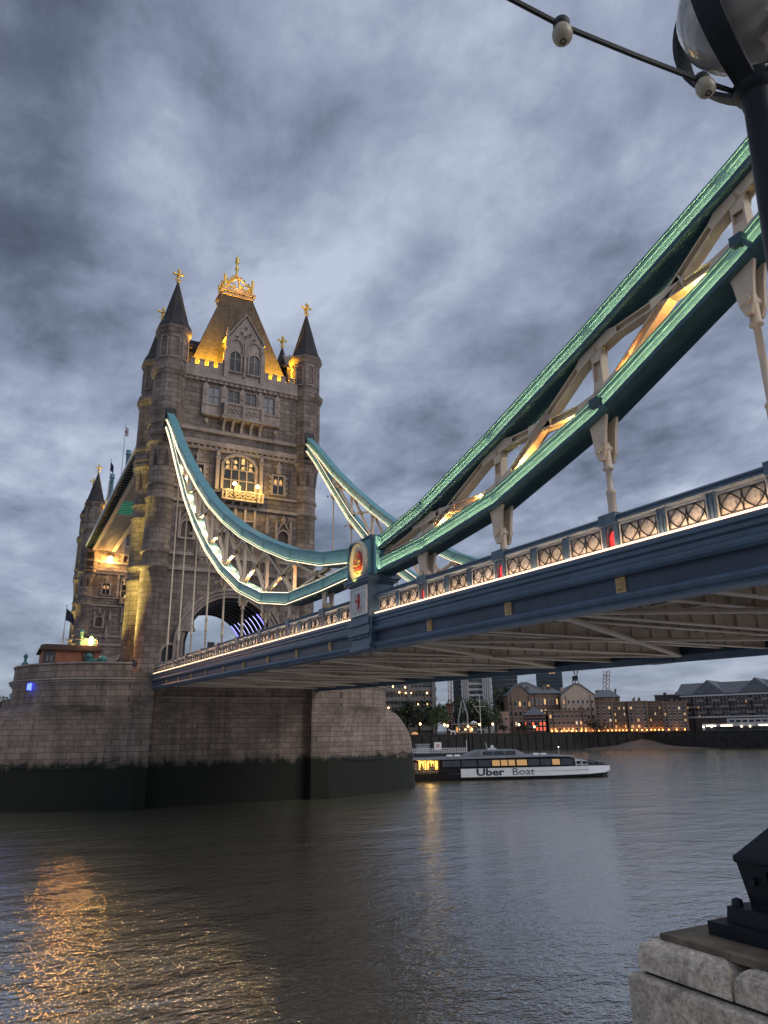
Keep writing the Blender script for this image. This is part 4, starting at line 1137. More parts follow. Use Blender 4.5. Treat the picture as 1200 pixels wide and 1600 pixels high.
# ---- hanger rods
def make_hanger(x, ztop, y, label, strong):
    zb = ZS(x)+.1; loc = (x, y, zb); root = empty('hanger_rod', label, 'hanger', loc, 'hanger rods under the chains')
    k = 1.25 if strong else 1.0; zf = ztop-.06
    ln = zf-zb
    fk = min(1.0*k, ln*.6)
    m = MB()
    for yy in (-.2, .2):
        m.prism([(-.30*k, .08), (.30*k, .08), (.22*k, -.28*fk), (.15*k, -.8*fk), (.08, -fk), (-.08, -fk), (-.15*k, -.8*fk), (-.22*k, -.28*fk)], lambda u, v, d, yy=yy: (x+u, y+yy+d, zf+v), -.05, .05)
    m.tube([(x, y-.32, zf-.68*fk), (x, y+.32, zf-.68*fk)], .12*k, 10)
    m.build('fork', M['cream_steel'], root, loc=loc)
    m = MB()
    r0 = .075 if not strong else .085
    zz = zf-.55*fk; prof = [(r0*1.5, zz), (r0*1.5, zf-fk-.15), (r0*1.9, zf-fk-.17), (r0*1.9, zf-fk-.24), (r0, zf-fk-.27)]
    zt_ = zb+min(3.2, ln*.33)
    if ln > 3.0: prof += [(r0, zt_+.55), (r0*1.7, zt_+.5), (r0*1.7, zt_+.42), (r0*1.45, zt_+.38), (r0*1.45, zt_-.38), (r0*1.7, zt_-.42), (r0*1.7, zt_-.5), (r0, zt_-.55)]
    prof += [(r0, zb-.2)]
    m.lathe([(r, z) for r, z in prof if True][::-1], (x, y, 0), 10)
    m.build('rod', M['cream_steel'], root, loc=loc)
    if not strong and ln > 6:      # little side bracket lamp
        m = MB().bar((x+.1, y+.2, zf-.55), (x+.55, y+.5, zf-.6), .05, .05); m.lathe([(.04, -.1), (.12, -.05), (.12, .1), (.03, .16)], (x+.6, y+.52, zf-.62), 8); m.build('bracket', M['cream_steel'], root, loc=loc)
    return root
for y, side in ((CY, 'near'), (-CY, 'far')):
    j = 0
    for i in range(2, len(LX)-1):
        make_hanger(LX[i], LB[i], y, 'pale hanger rod under the long %s chain, %s from the stone tower' % (side, ORD[j]), False); j += 1
    j = 0
    for i in range(1, 6):
        make_hanger(SX[i]+.12, SB[i], y, 'stout %s hanger rod under the rising %s chain, %s after the pin joint' % ('orange lit' if side == 'near' else 'pale', side, ORD[j]), True); j += 1
# floodlight heads on the near short chain (two small fittings)
for x, z in ((-77.9, 15.9), (-82.95, 17.95)):
    m = MB().bar((x, 9.66, z+.15), (x, 9.9, z+.2), .06, .06); m.box(x-.22, x+.12, 9.82, 10.02, z+.05, z+.3); m.bar((x-.2, 9.92, z+.05), (x-.42, 9.95, z-.25), .16, .12)
    tag(m.build('chain_floodlight', M['chain_dark'], None, loc=(x, 9.8, z)), 'small floodlight fitting clamped above the %s hanger of the green chain' % ('third' if x > -80 else 'fourth'), 'floodlight', 'floodlight fittings on the chain')

# ================================================================== HIGH LEVEL WALKWAYS
def make_walkway(label, s_=1):
    X0, X1 = 6.9, 75.4; loc = (X0, 0, 46.4)
    root = empty('high_walkway', label, 'walkway', loc, 'high level walkways')
    Z = 46.4
    def bx(name, mat, *a, parent=root):
        m = MB()
        for q in a: m.box(q[0], q[1], *sorted((s_*q[2], s_*q[3])), q[4], q[5])
        return m.build(name, M[mat], parent, loc=loc)
    bx('floor', 'walk_steel', (X0, 36.6, 4.95, 8.7, Z+.12, Z+.3), (45.4, X1, 4.95, 8.7, Z+.12, Z+.3), (36.6, 45.4, 4.95, 5.6, Z+.12, Z+.3), (36.6, 45.4, 8.2, 8.7, Z+.12, Z+.3))
    fg = bx('glass_floor', 'floor_green', (36.6, 45.4, 5.6, 8.2, Z+.16, Z+.26))
    x = 36.9
    gl = []
    while x < 45.3: gl.append((x, x+.18, 5.6, 8.2, Z+.05, Z+.155)); x += 1.1
    bx('glass_floor_bar', 'walk_dark', *gl, parent=fg)
    for y0, y1 in ((4.1, 4.9), (8.25, 8.95)): bx('floor_beam', 'walk_steel', (X0, X1, y0, y1, Z-.12, Z+.62))
    x = X0+.4; sl = []
    while x < X1-.3:
        if not 36 < x < 45.6: sl.append((x, x+.16, 4.9, 8.25, Z-.02, Z+.12))
        x += .95
    bx('floor_slat', 'walk_steel', *sl)
    # outer cantilever bracket truss
    bx('edge_fascia', 'white_paint', (X0, X1, 10.28, 10.42, Z+.45, Z+.95))
    bx('edge_beam', 'walk_dark', (X0, X1, 10.1, 10.28, Z+.1, Z+.8), (X0, X1, 8.95, 9.1, Z+.05, Z+.6))
    x = X0+.3
    br = []
    while x < X1: br.append((x, x+.55, 9.1, 10.1, Z+.25, Z+.6)); x += 1.35
    for q in br: bx('edge_bracket', 'walk_dark', q)
    bx('edge_plate', 'walk_dark', (X0, X1, 9.1, 10.1, Z+.6, Z+.7))
    # lattice sides and roof
    for y in (5.0, 8.6):
        m = MB(); x = X0
        while x < X1-1:
            x2 = min(X1, x+2.6)
            for a, c in ((.62, 3.7), (3.7, .62)): m.bar((x, s_*y, Z+a), (x2, s_*y, Z+c), .12, .16)
            m.bar((x, s_*y, Z+.62), (x, s_*y, Z+3.7), .14, .2); x = x2
        m.bar((X0, s_*y, Z+3.75), (X1, s_*y, Z+3.75), .3, .3); m.bar((X0, s_*y, Z+2.1), (X1, s_*y, Z+2.1), .1, .14)
        m.build('lattice', M['walk_teal'], root, loc=loc)
        bx('glazing', 'grey_glass', (X0, X1, y-.28 if y > 6 else y+.22, y-.22 if y > 6 else y+.28, Z+.7, Z+3.6))
    m = MB().prism([(4.7, 3.85), (8.9, 3.85), (8.2, 4.5), (5.4, 4.5)], lambda u, v, d: (X0+d, s_*u, Z+v), 0, X1-X0); m.build('roof', M['slate_grey'], root, loc=loc)
    return root
make_walkway('high walkway between the two towers seen from below, with a green lit glass floor', 1)
make_walkway('high walkway on the far side between the two towers, mostly hidden', -1)
for x, ztop, lb in ((53.0, 56.8, 'teal iron post on the high walkway, the farther one by the dark flag'), (32.0, 54.3, 'teal iron post on the high walkway, the nearer one beside the tower')):
    m = MB().lathe([(.45, 50.2), (.45, 50.8), (.36, 51.0), (.36, ztop-1.0), (.5, ztop-.9), (.5, ztop-.7), (.38, ztop-.5), (.48, ztop-.15), (.3, ztop)], (x, 8.7, 0), 10)
    m.lathe([(.2, 50.2), (.2, ztop-1.2), (.28, ztop-1.1), (.1, ztop-.9)], (x+1.1, 8.7, 0), 8); m.bar((x, 8.7, ztop-1.4), (x+1.1, 8.7, ztop-1.4), .12, .12)
    tag(m.build('walkway_post', M['walk_teal'], None, loc=(x, 8.7, 50.2)), lb, 'iron post', 'iron posts on the walkway')
m = MB().lathe([(.6, 50), (.55, 53.0), (.7, 53.2), (.45, 54), (.12, 57.2), (.25, 57.5), (.05, 58)], (60.5, 8.2, 0), 8, smooth=False)
tag(m.build('lit_pinnacle', M['granite_trim'], None, loc=(60.5, 8.2, 50)), 'slender stone pinnacle glowing yellow beside the farther walkway post', 'pinnacle')
spot('pinnacle_flood', (58.6, 9.4, 50.6), (60.5, 8.3, 54.5), 400, YEL, .1, 60)
def make_flag(name, base, h, mast_r, stripes, ln, ht, label, droop, dirx):
    root = empty(name, label, 'flag', base, 'flags on the bridge')
    b_ = Vector(base)
    m = MB().tube([b_, b_+Vector((0, 0, h))], [mast_r, mast_r*.6], 6); m.lathe([(.02, -.06), (mast_r*2, 0), (.02, .1)], b_+Vector((0, 0, h)), 6); m.build('pole', M['steel_grey'], root, loc=base)
    n = 10
    for v0, v1, mt, nm in stripes:
        m = MB(); rings = []
        for i in range(n+1):
            t = i/n
            def P(v):
                zz = h*.97-ht*(1-v)-droop*t**1.2*ln
                return b_+Vector((dirx[0]*ln*t+.12*ln*math.sin(6*t)*t*dirx[1], dirx[1]*ln*t+.10*ln*math.sin(7*t+1)*(.3+t)*.6, zz*(1)+(.5-v)*ht*.45*t))
            rings.append([P(v0), P(v1)])
        a = [[p for p in r] for r in rings]; th = Vector((.012, .012, 0))
        m.loft([[r[0], r[1], r[1]+th, r[0]+th] for r in a], smooth=False); m.build(nm, M[mt], root, loc=base)
make_flag('red_cross_flag', (39.5, 8.7, 50.6), 11.4, .07, [(0, .4, 'flag_white', 'cloth'), (.4, .6, 'flag_red', 'cross_bar'), (.6, 1, 'flag_white', 'cloth')], 3.6, 2.0, 'white flag with a red cross band on a tall pole above the walkway', .55, (-1, -.08))
make_flag('dark_flag', (58.0, 8.7, 50.6), 11.0, .07, [(0, 1, 'flag_navy', 'cloth')], 3.4, 2.0, 'dark flag drooping from a pole on the walkway between the teal posts', .95, (-1, -.12))
make_flag('blue_flag', (6.0, 17.5, 13.5), 9.2, .06, [(0, 1, 'flag_navy', 'cloth')], 1.5, 1.5, 'navy blue flag on a pole behind the cabin on the stone pier', .75, (-.45, -.75))

# ---- lamps hanging under the far tower and on the pier
def lantern(x, y, z, label, hang):
    loc = (x, y, z); root = empty('walkway_lantern', label, 'lantern', loc)
    m = MB().lathe([(.05, .9), (.3, .72), (.62, .55), (.6, .48)], loc, 8); m.lathe([(.08, -1.3), (.42, -1.1), (.46, -1.0), (.3, -.95)], loc, 8); m.tube([(x, y, z+.9), (x, y, z+hang)], .05, 5)
    for k in range(8): a = 2*PI*k/8; m.bar((x+.42*math.cos(a), y+.42*math.sin(a), z-1.0), (x+.58*math.cos(a), y+.58*math.sin(a), z+.5), .05, .05)
    m.build('cage', M['black_iron'], root, loc=loc)
    m = MB().lathe([(.25, -.9), (.42, -.2), (.46, .35), (.1, .46)], loc, 10); m.build('globe', M['lamp_gold'], root, loc=loc)
    return root
lantern(75.0, 5.05, 44.6, 'bright hanging lantern under the walkway against the farther tower', 1.8)
point('lantern_light', (74.0, 5.05, 44.5), 480, (1, .55, .15), .5)
loc = (-4.0, 15.3, 13.5); root = empty('pier_lamp_post', 'teal lamp post with a glowing orange globe on the stone pier', 'lamp post', loc)
m = MB().lathe([(.3, 13.5), (.3, 14.4), (.14, 14.6), (.09, 16.6), (.2, 16.75), (.12, 16.9)], (-4, 15.3, 0), 8); m.build('post', M['teal_paint'], root, loc=loc)
m = MB().lathe([(.10, 16.9), (.2, 17.15), (.23, 17.45), (.14, 17.72)], (-4, 15.3, 0), 10); gl_ = m.build('globe', M['lamp_orange'], root, loc=loc)
m = MB().lathe([(.26, 17.72), (.1, 17.95), (.03, 18.2)], (-4, 15.3, 0), 8); m.build('cap', M['teal_paint'], root, loc=loc)
point('pier_lamp_light', (-4.6, 15.6, 17.5), 80, (1, .45, .12), .35)
# control cabin
loc = (-1.5, 17.4, 13.5); root = empty('pier_cabin', 'rust brown flat roofed cabin with dark windows on the rounded pier end', 'cabin', loc)
m = MB().box(-4.0, 2.0, 14.3, 20.1, 13.5, 16.2); m.build('wall', M['rust_cladding'], root, loc=loc)
m = MB().box(-4.35, 2.3, 14.0, 20.45, 16.2, 16.38); m.box(-4.2, 2.2, 14.15, 20.3, 16.38, 16.75); m.box(-3.9, 1.9, 14.4, 20.0, 16.75, 16.85); m.build('roof', M['dark_brown'], root, loc=loc)
for y0, y1, z0, z1 in ((18.9, 19.85, 14.6, 16.05), (14.9, 15.9, 14.5, 15.95)):
    m = MB().box(-4.03, -3.98, y0, y1, z0, z1); wq = m.build('window', M['dark_glass'], root, loc=loc)
    m = MB()
    for a in ((y0-.12, y0, z0-.1, z1+.1), (y1, y1+.12, z0-.1, z1+.1), (y0, y1, z1, z1+.1), (y0, y1, z0-.1, z0), ((y0+y1)/2-.04, (y0+y1)/2+.04, z0, z1)): m.box(-4.1, -3.99, a[0], a[1], a[2], a[3])
    m.build('frame', M['dark_brown'], wq, loc=loc)
m = MB()
for k in range(3): m.box(-4.05, -4.035, 19.05+k*.22, 19.16+k*.22, 15.0, 15.6)
m.build('lit_label', M['pale_blind'], root, loc=loc)
m = MB()
for yy in (14.6, 16.2, 17.8): m.tube([(-3.6, yy, 16.8), (-3.6, yy, 17.5)], .025, 4)
m.tube([(-3.6, 14.6, 17.5), (-3.6, 18.6, 17.5)], .025, 4); m.tube([(-3.2, 18.2, 16.8), (-3.1, 18.2, 18.6)], .02, 4); m.build('roof_rail', M['steel_grey'], root, loc=loc)
loc = (-6.6, 14.6, 13.5); m = MB()
m.lathe([(.42, 13.5), (.42, 14.9), (.5, 15.0), (.5, 15.25), (.25, 15.5)], (-6.6, 14.2, 0), 10); m.lathe([(.32, 13.5), (.32, 15.3), (.42, 15.4), (.2, 15.7)], (-6.4, 15.6, 0), 8); m.bar((-6.5, 14.2, 15.0), (-6.4, 15.8, 15.1), .3, .25); m.bar((-6.5, 15.6, 14.4), (-6.4, 16.6, 14.6), .2, .2)
tag(m.build('winch_gear', M['teal_paint'], None, loc=loc), 'teal winch machinery standing under the orange lamp on the pier', 'machinery')
loc = (-3.0, 17.3, 16.85); m = MB().lathe([(.3, 16.85), (.22, 17.2), (.22, 18.3), (.34, 18.4), (.34, 18.6), (.1, 18.8)], (-2.4, 16.2, 0), 8); m.box(-2.6, -2.5, 14.6, 16.0, 16.86, 17.8)
tag(m.build('signal_mast', M['teal_paint'], None, loc=loc), 'short teal signal mast on the cabin roof beside the lit turret', 'signal mast')
loc = (-2.0, 21.65, 14.52); m = MB().lathe([(.35, 14.5), (.3, 14.9), (.14, 15.0), (.14, 15.45), (.25, 15.5), (.2, 15.75), (.05, 15.9)], (-2.0, 21.62, 0), 8)
tag(m.build('pier_bollard', M['teal_paint'], None, loc=loc), 'small teal lantern bollard at the left tip of the pier parapet', 'bollard')
for (x, y), lb in (((-9.35, 12.75), 'black domed floodlight hood on the pier parapet at the foot of the lit turret'), ((-8.3, 11.2), 'black domed floodlight hood on the pier right of its twin')):
    m = MB().lathe([(.34, 14.3), (.36, 14.75), (.28, 14.95), (.05, 15.1)], (x, y, 0), 10)
    tag(m.build('flood_hood', M['black_iron'], None, loc=(x, y, 14.3)), lb, 'floodlight hood', 'floodlight hoods on the pier')
loc = (-8.6, 17.2, 11.6)
q = at(45, 1073, 0); d = ray(45, 1073); t = 1.0
q = CAM+d*(((-6.0)-CAM.x)/d.x)
m = MB().box(q.x-.2, q.x+.3, q.y-.1, q.y+.15, q.z-.3, q.z+.3); m.box(q.x-.3, q.x+.6, q.y-.25, q.y-.1, q.z-.35, q.z+.35)
tag(m.build('blue_navigation_lamp', M['glow_blue'], None, loc=q), 'small glowing blue lamp fixed under the string course of the pier', 'navigation lamp')
# black signal box in front of the road arch
loc = (-25.0, 7.2, ZS(-25)-.04); root = empty('traffic_signal', 'black signal box on a post in front of the road arch', 'traffic signal', loc)
m = MB().tube([(-25, 7.2, ZS(-25)-.04), (-25, 7.2, 15.0)], .06, 6); m.build('post', M['black_iron'], root, loc=loc)
m = MB().box(-25.15, -24.85, 6.95, 7.45, 14.2, 15.15); m.box(-25.3, -25.15, 6.9, 7.5, 14.15, 15.2); m.build('head', M['black_iron'], root, loc=loc)

# ================================================================== RIVER BOAT
def text_mesh(body, size, weight, P, name, mat, parent, thick=.02):
    cu = bpy.data.curves.new('lettering', 'FONT'); cu.body = body; cu.size = size; cu.offset = weight; cu.extrude = thick/2; cu.resolution_u = 3
    o = bpy.data.objects.new('lettering', cu); COL.objects.link(o)
    me = bpy.data.meshes.new_from_object(o.evaluated_get(bpy.context.evaluated_depsgraph_get()))
    bpy.data.objects.remove(o); bpy.data.curves.remove(cu)
    for v in me.vertices: v.co = P(v.co.x, v.co.y, v.co.z)
    me.name = name; me.materials.clear(); me.materials.append(M[mat])
    ob = bpy.data.objects.new(name, me); COL.objects.link(ob); ob.parent = parent
    return ob
boat = empty('river_boat', 'long low catamaran passenger boat with a white flank, lettering and amber lit cabin', 'passenger boat', (8.1, -47.2, 0), None, math.atan2(-.946, -.324)); boat.scale = (1, 1, .86)
def sect(x, ws, z):   # closed cross-section ring, half widths bottom to top
    pts = [(w_, q) for w_, q in zip(ws, z)]
    return [(x, -w_, q) for w_, q in pts]+[(x, w_, q) for w_, q in pts[::-1]]
m = MB(); m.loft([sect(x, ws, z) for x, ws, z in (
    (-18.6, (3.2, 3.6, 3.7), (-.4, .35, .95)), (-14, (3.7, 4.1, 4.2), (-.5, .4, 1.15)), (-4, (3.8, 4.2, 4.3), (-.5, .5, 1.45)), (8, (3.7, 4.1, 4.3), (-.5, .5, 1.55)), (14, (3.0, 3.6, 3.9), (-.5, .55, 1.65)), (17.2, (1.6, 2.4, 2.9), (-.4, .6, 1.75)), (18.7, (.2, .7, 1.3), (-.2, .7, 1.8)))])
m.build('hull', M['hull_black'], boat)
Ts = lambda u, v, d: (u, -4.31-d, v)
m = MB(); rg = []
for x, y, z0, z1 in ((-6.4, 4.36, .55, 1.95), (8, 4.36, .55, 2.0), (14, 3.98, .65, 2.02), (17.3, 2.98, .8, 1.98), (18.85, 1.25, 1.1, 1.85)):
    rg.append([(x, -y, z0), (x, -y-.02, z1), (x, -y+.3, z1), (x, -y+.3, z0)])
m.loft(rg); rg = [[(x, -y, z) for x, y, z in r] for r in rg]; m.loft(rg); sidew = m.build('side_panel', M['hull_white'], boat)
m = MB(); m.loft([[(x, -y, z), (x, -y-.05, z+.06), (x, -y+.1, z+.1), (x, -y+.1, z)] for x, y, z in ((-18, 3.75, .98), (-6.5, 4.3, 1.2), (8, 4.36, 1.26), (14, 4.0, 1.33), (18.6, 1.5, 1.5))]); m.build('rubbing_strake', M['stripped_grey'], boat)
m = MB(); m.loft([[(x, -w_, z0), (x, w_, z0), (x, w_*.93, z1), (x, -w_*.93, z1)] for x, w_, z0, z1 in ((-9.5, 4.1, 1.4, 3.55), (8, 4.2, 1.5, 3.75), (11.0, 4.0, 1.6, 3.7), (12.2, 3.6, 1.7, 3.3))]); cab = m.build('cabin', M['hull_black'], boat)
m = MB()
for u0, u1 in ((-1.4, -.2), (.0, 1.0), (1.2, 2.2), (2.5, 4.1), (8.2, 9.4)): m.prism([(u0, 2.35), (u1, 2.35), (u1, 3.3), (u0, 3.3)], lambda u, v, d: (u, -4.18+(v-2.35)*.13-d, v), -.05, .06)
m.build('lit_window', M['window_boat'], cab)
m = MB()
for u0, u1 in ((-9.2, -6.4), (-6.2, -3.8), (-3.6, -1.6), (4.3, 6.1), (6.3, 8.0), (9.6, 11.4)): m.prism([(u0, 2.3), (u1, 2.3), (u1, 3.35), (u0, 3.35)], lambda u, v, d: (u, -4.17+(v-2.3)*.13-d, v), -.05, .05)
m.build('window', M['dark_glass'], cab)
m = MB(); m.loft([[(x, -w_, z0), (x, w_, z0), (x, w_*.94, z1), (x, -w_*.94, z1)] for x, w_, z0, z1 in ((-15.5, 3.2, 3.45, 3.55), (-9, 4.15, 3.55, 3.75), (8, 4.2, 3.75, 4.0), (12.0, 3.9, 3.6, 3.85))]); m.build('cabin_roof', M['stripped_grey'], cab)
# aft open deck with amber light
m = MB()
for u in (-15.2, -13.4, -11.5, -9.6):
    for s_ in (1, -1): m.box(u-.06, u+.06, s_*3.7-.06, s_*3.7+.06, 1.1, 3.5)
m.build('deck_post', M['hull_black'], boat)
m = MB(); m.box(-12.6, -9.7, -3.2, 3.2, 1.55, 3.3); m.build('aft_saloon', M['window_cabin'], boat)
m = MB()
for u in (-12.7, -11.8, -11.0, -10.2, -9.55): m.box(u-.05, u+.05, -3.3, 3.3, 1.1, 3.4)
for u in (-12.2, -10.9, -10.5): m.lathe([(.2, 1.5), (.26, 2.2), (.12, 2.55), (.14, 2.85), (.02, 2.95)], (u, -3.35, 0), 6)
m.box(-15.5, -9.5, -3.75, -3.7, 1.1, 1.9); m.build('saloon_frame', M['dark_brown'], boat)
m = MB(); m.box(-15.3, -12.7, -3.0, 3.0, 1.3, 3.1); m.build('aft_screen', M['pale_blind'], boat)
for u0, u1, mt in ((-18.8, -17.3, 'stripe_cyan'), (-17.3, -15.9, 'stripe_red'), (-15.9, -14.4, 'stripe_cyan')):
    m = MB().loft([[(u, -3.9, .95), (u-.5, -3.4, 1.75), (u-.5, 3.4, 1.75), (u, 3.9, .95)] for u in (u0, u1)]); m.build('stern_stripe', M[mt], boat)
# wheelhouse, mast, bow
m = MB(); m.loft([[(x, -w_, z0), (x, w_, z0), (x, w_*.85, z1), (x, -w_*.85, z1)] for x, w_, z0, z1 in ((-5.2, 1.9, 3.8, 3.9), (-2.6, 2.3, 3.85, 4.95), (3.2, 2.3, 3.9, 5.0), (4.6, 2.0, 3.95, 4.3))]); wh = m.build('wheelhouse', M['stripped_grey'], boat)
m = MB()
for u0, u1 in ((-2.2, -.6), (-.4, 1.2), (1.4, 3.0)): m.prism([(u0, 4.15), (u1, 4.15), (u1, 4.75), (u0, 4.75)], lambda u, v, d: (u, -2.28+(v-4.1)*.36-d, v), -.06, .05)
m.build('window', M['dark_glass'], wh)
m = MB(); m.box(-.9, .5, -.5, .5, 4.98, 5.25); m.lathe([(.28, 5.25), (.28, 5.6), (.2, 5.75)], (-.1, 0, 0), 8); m.tube([(-.9, 0, 5), (-1.1, 0, 6.2)], .05, 5); m.tube([(11, 0, 3.7), (11, 0, 5.2)], .05, 5); m.build('mast', M['hull_white'], boat)
m = MB().lathe([(.02, -.1), (.1, 0), (.02, .1)], (11, 0, 5.25), 6); m.build('mast_light', M['lamp_white'], boat)
m = MB().lathe([(.05, -.18), (.2, 0), (.05, .18)], (-15.6, -3.6, 3.75), 8); m.tube([(-15.6, -3.6, 1), (-15.6, -3.6, 3.6)], .05, 5); m.build('stern_light', M['lamp_orange'], boat)
m = MB().loft([[(x, -w_, z0), (x, w_, z0), (x, w_*.8, z1), (x, -w_*.8, z1)] for x, w_, z0, z1 in ((14.0, 3.4, 1.7, 3.15), (15.6, 2.9, 1.72, 2.95), (17.6, 2.0, 1.76, 2.35), (18.7, 1.0, 1.8, 1.9))]); m.build('bow_canopy', M['hull_black'], boat)
m = MB()
for a in ((12.2, 13.0), (13.2, 14.0)): m.box(a[0], a[0]+.12, -3.6, 3.6, 1.7, 3.2)
m.box(12.0, 14.2, -3.5, 3.5, 2.2, 2.3); m.box(12.0, 14.2, -3.5, 3.5, 2.9, 3.0); m.build('bow_rail', M['hull_white'], boat)
for u in (-8.2, -7.0, 5.6, 6.8): MB().tube([(u, -2.9, 4.05), (u+.9, -2.9, 4.05)], .28, 8).build('raft_canister', M['hull_white'], boat)
m = MB()
for u in range(-14, -9): m.tube([(u, -3.78, 1.2), (u, -3.78, 2.15)], .03, 4)
for z_ in (1.55, 2.12): m.tube([(-14.4, -3.78, z_), (-9.6, -3.78, z_)], .03, 4)
for u in (13.0, 14.2, 15.4, 16.6): m.tube([(u, -3.75+(u-13)*.32, 1.95), (u, -3.75+(u-13)*.32, 2.75)], .03, 4)
m.tube([(13, -3.75, 2.75), (16.6, -2.6, 2.75)], .03, 4); m.build('railing', M['steel_grey'], boat)
text_mesh('Uber', 1.72, .045, lambda x, y, z: Vector((-4.05+x*1.22, -4.39-z, .80+y*.94)), 'lettering', 'black_rubber', sidew)
text_mesh('Boat', 1.72, -.012, lambda x, y, z: Vector((1.55+x*1.12, -4.39-z, .80+y*.94)), 'lettering', 'black_rubber', sidew)
text_mesh('thames clippers', .62, .0, lambda x, y, z: Vector((9.1+x*1.0, -4.36+max(0, (9.1+x-9)*.0)-z+max(0, 9.1+x-8)*.063, 1.58+y*.7)), 'lettering', 'black_rubber', sidew)
l = bpy.data.lights.new('saloon_light', 'POINT'); l.energy = 50; l.color = (1, .6, .15); l.shadow_soft_size = .4
o = bpy.data.objects.new('saloon_light', l); COL.objects.link(o); o.parent = boat; o.location = (-11.2, -5.0, 2.8)

# ================================================================== PONTOON AND PILES
q0, q1 = at(628, 1178, 232), at(726, 1178, 236)
loc = tuple(q0); pon = empty('floating_pontoon', 'dark floating pontoon with a pale railing moored at the far wall behind the boat', 'pontoon', (q0.x, q0.y, 0))
dr = (q1-q0); dr.z = 0; ln = dr.length; dr.normalize(); nn = Vector((-dr.y, dr.x, 0))
def PP(u, d, z): return Vector((q0.x, q0.y, 0))+dr*u+nn*d+Vector((0, 0, z))
def pbox(m, u0, u1, d0, d1, z0, z1):
    v = [PP(u, d, z) for z in (z0, z1) for d in (d0, d1) for u in (u0, u1)]
    return m.add(v, [(0, 2, 3, 1), (4, 5, 7, 6), (0, 1, 5, 4), (2, 6, 7, 3), (0, 4, 6, 2), (1, 3, 7, 5)])
L0 = (q0.x, q0.y, 0)
m = MB(); pbox(m, 0, ln, -3, 3, -.4, .9); m.build('hull', M['black_iron'], pon, loc=L0)
m = MB(); u = 0
while u < ln: pbox(m, u, u+.12, -2.9, -2.78, .9, 2.3); u += .55
for z in (1.2, 1.7, 2.25): pbox(m, 0, ln, -2.9, -2.78, z, z+.12)
m.build('railing', M['white_paint'], pon, loc=L0)
m = MB(); pbox(m, 4.5, 8.2, -1.5, 1.5, .9, 3.4); pbox(m, 4.2, 8.5, -1.8, 1.8, 3.4, 3.6); m.build('shelter', M['steel_grey'], pon, loc=L0)
m = MB(); pbox(m, 9.4, 11.6, -3.0, -2.85, 1.9, 4.1); sg_ = m.build('sign_board', M['white_paint'], pon, loc=L0)
m = MB(); pbox(m, 10.0, 11.0, -3.02, -3.0, 2.6, 3.6); m.build('sign_mark', M['stucco_pink'], sg_, loc=L0)
m = MB(); pbox(m, 19.6, 19.75, -2, -1.8, .9, 4.6); m.build('mooring_post', M['white_paint'], pon, loc=L0)
for i, px in enumerate((727, 733, 739)):
    q = at(px, 1150, 243+i); m = MB().lathe([(.5, -2), (.48, 6.3), (.3, 6.6)], (q.x, q.y, 0), 8)
    tag(m.build('mooring_pile', M['wall_timber'], None, loc=(q.x, q.y, 0)), 'dark timber mooring pile in the water by the pontoon, %s from left' % ORD[i], 'pile', 'timber piles by the pontoon')

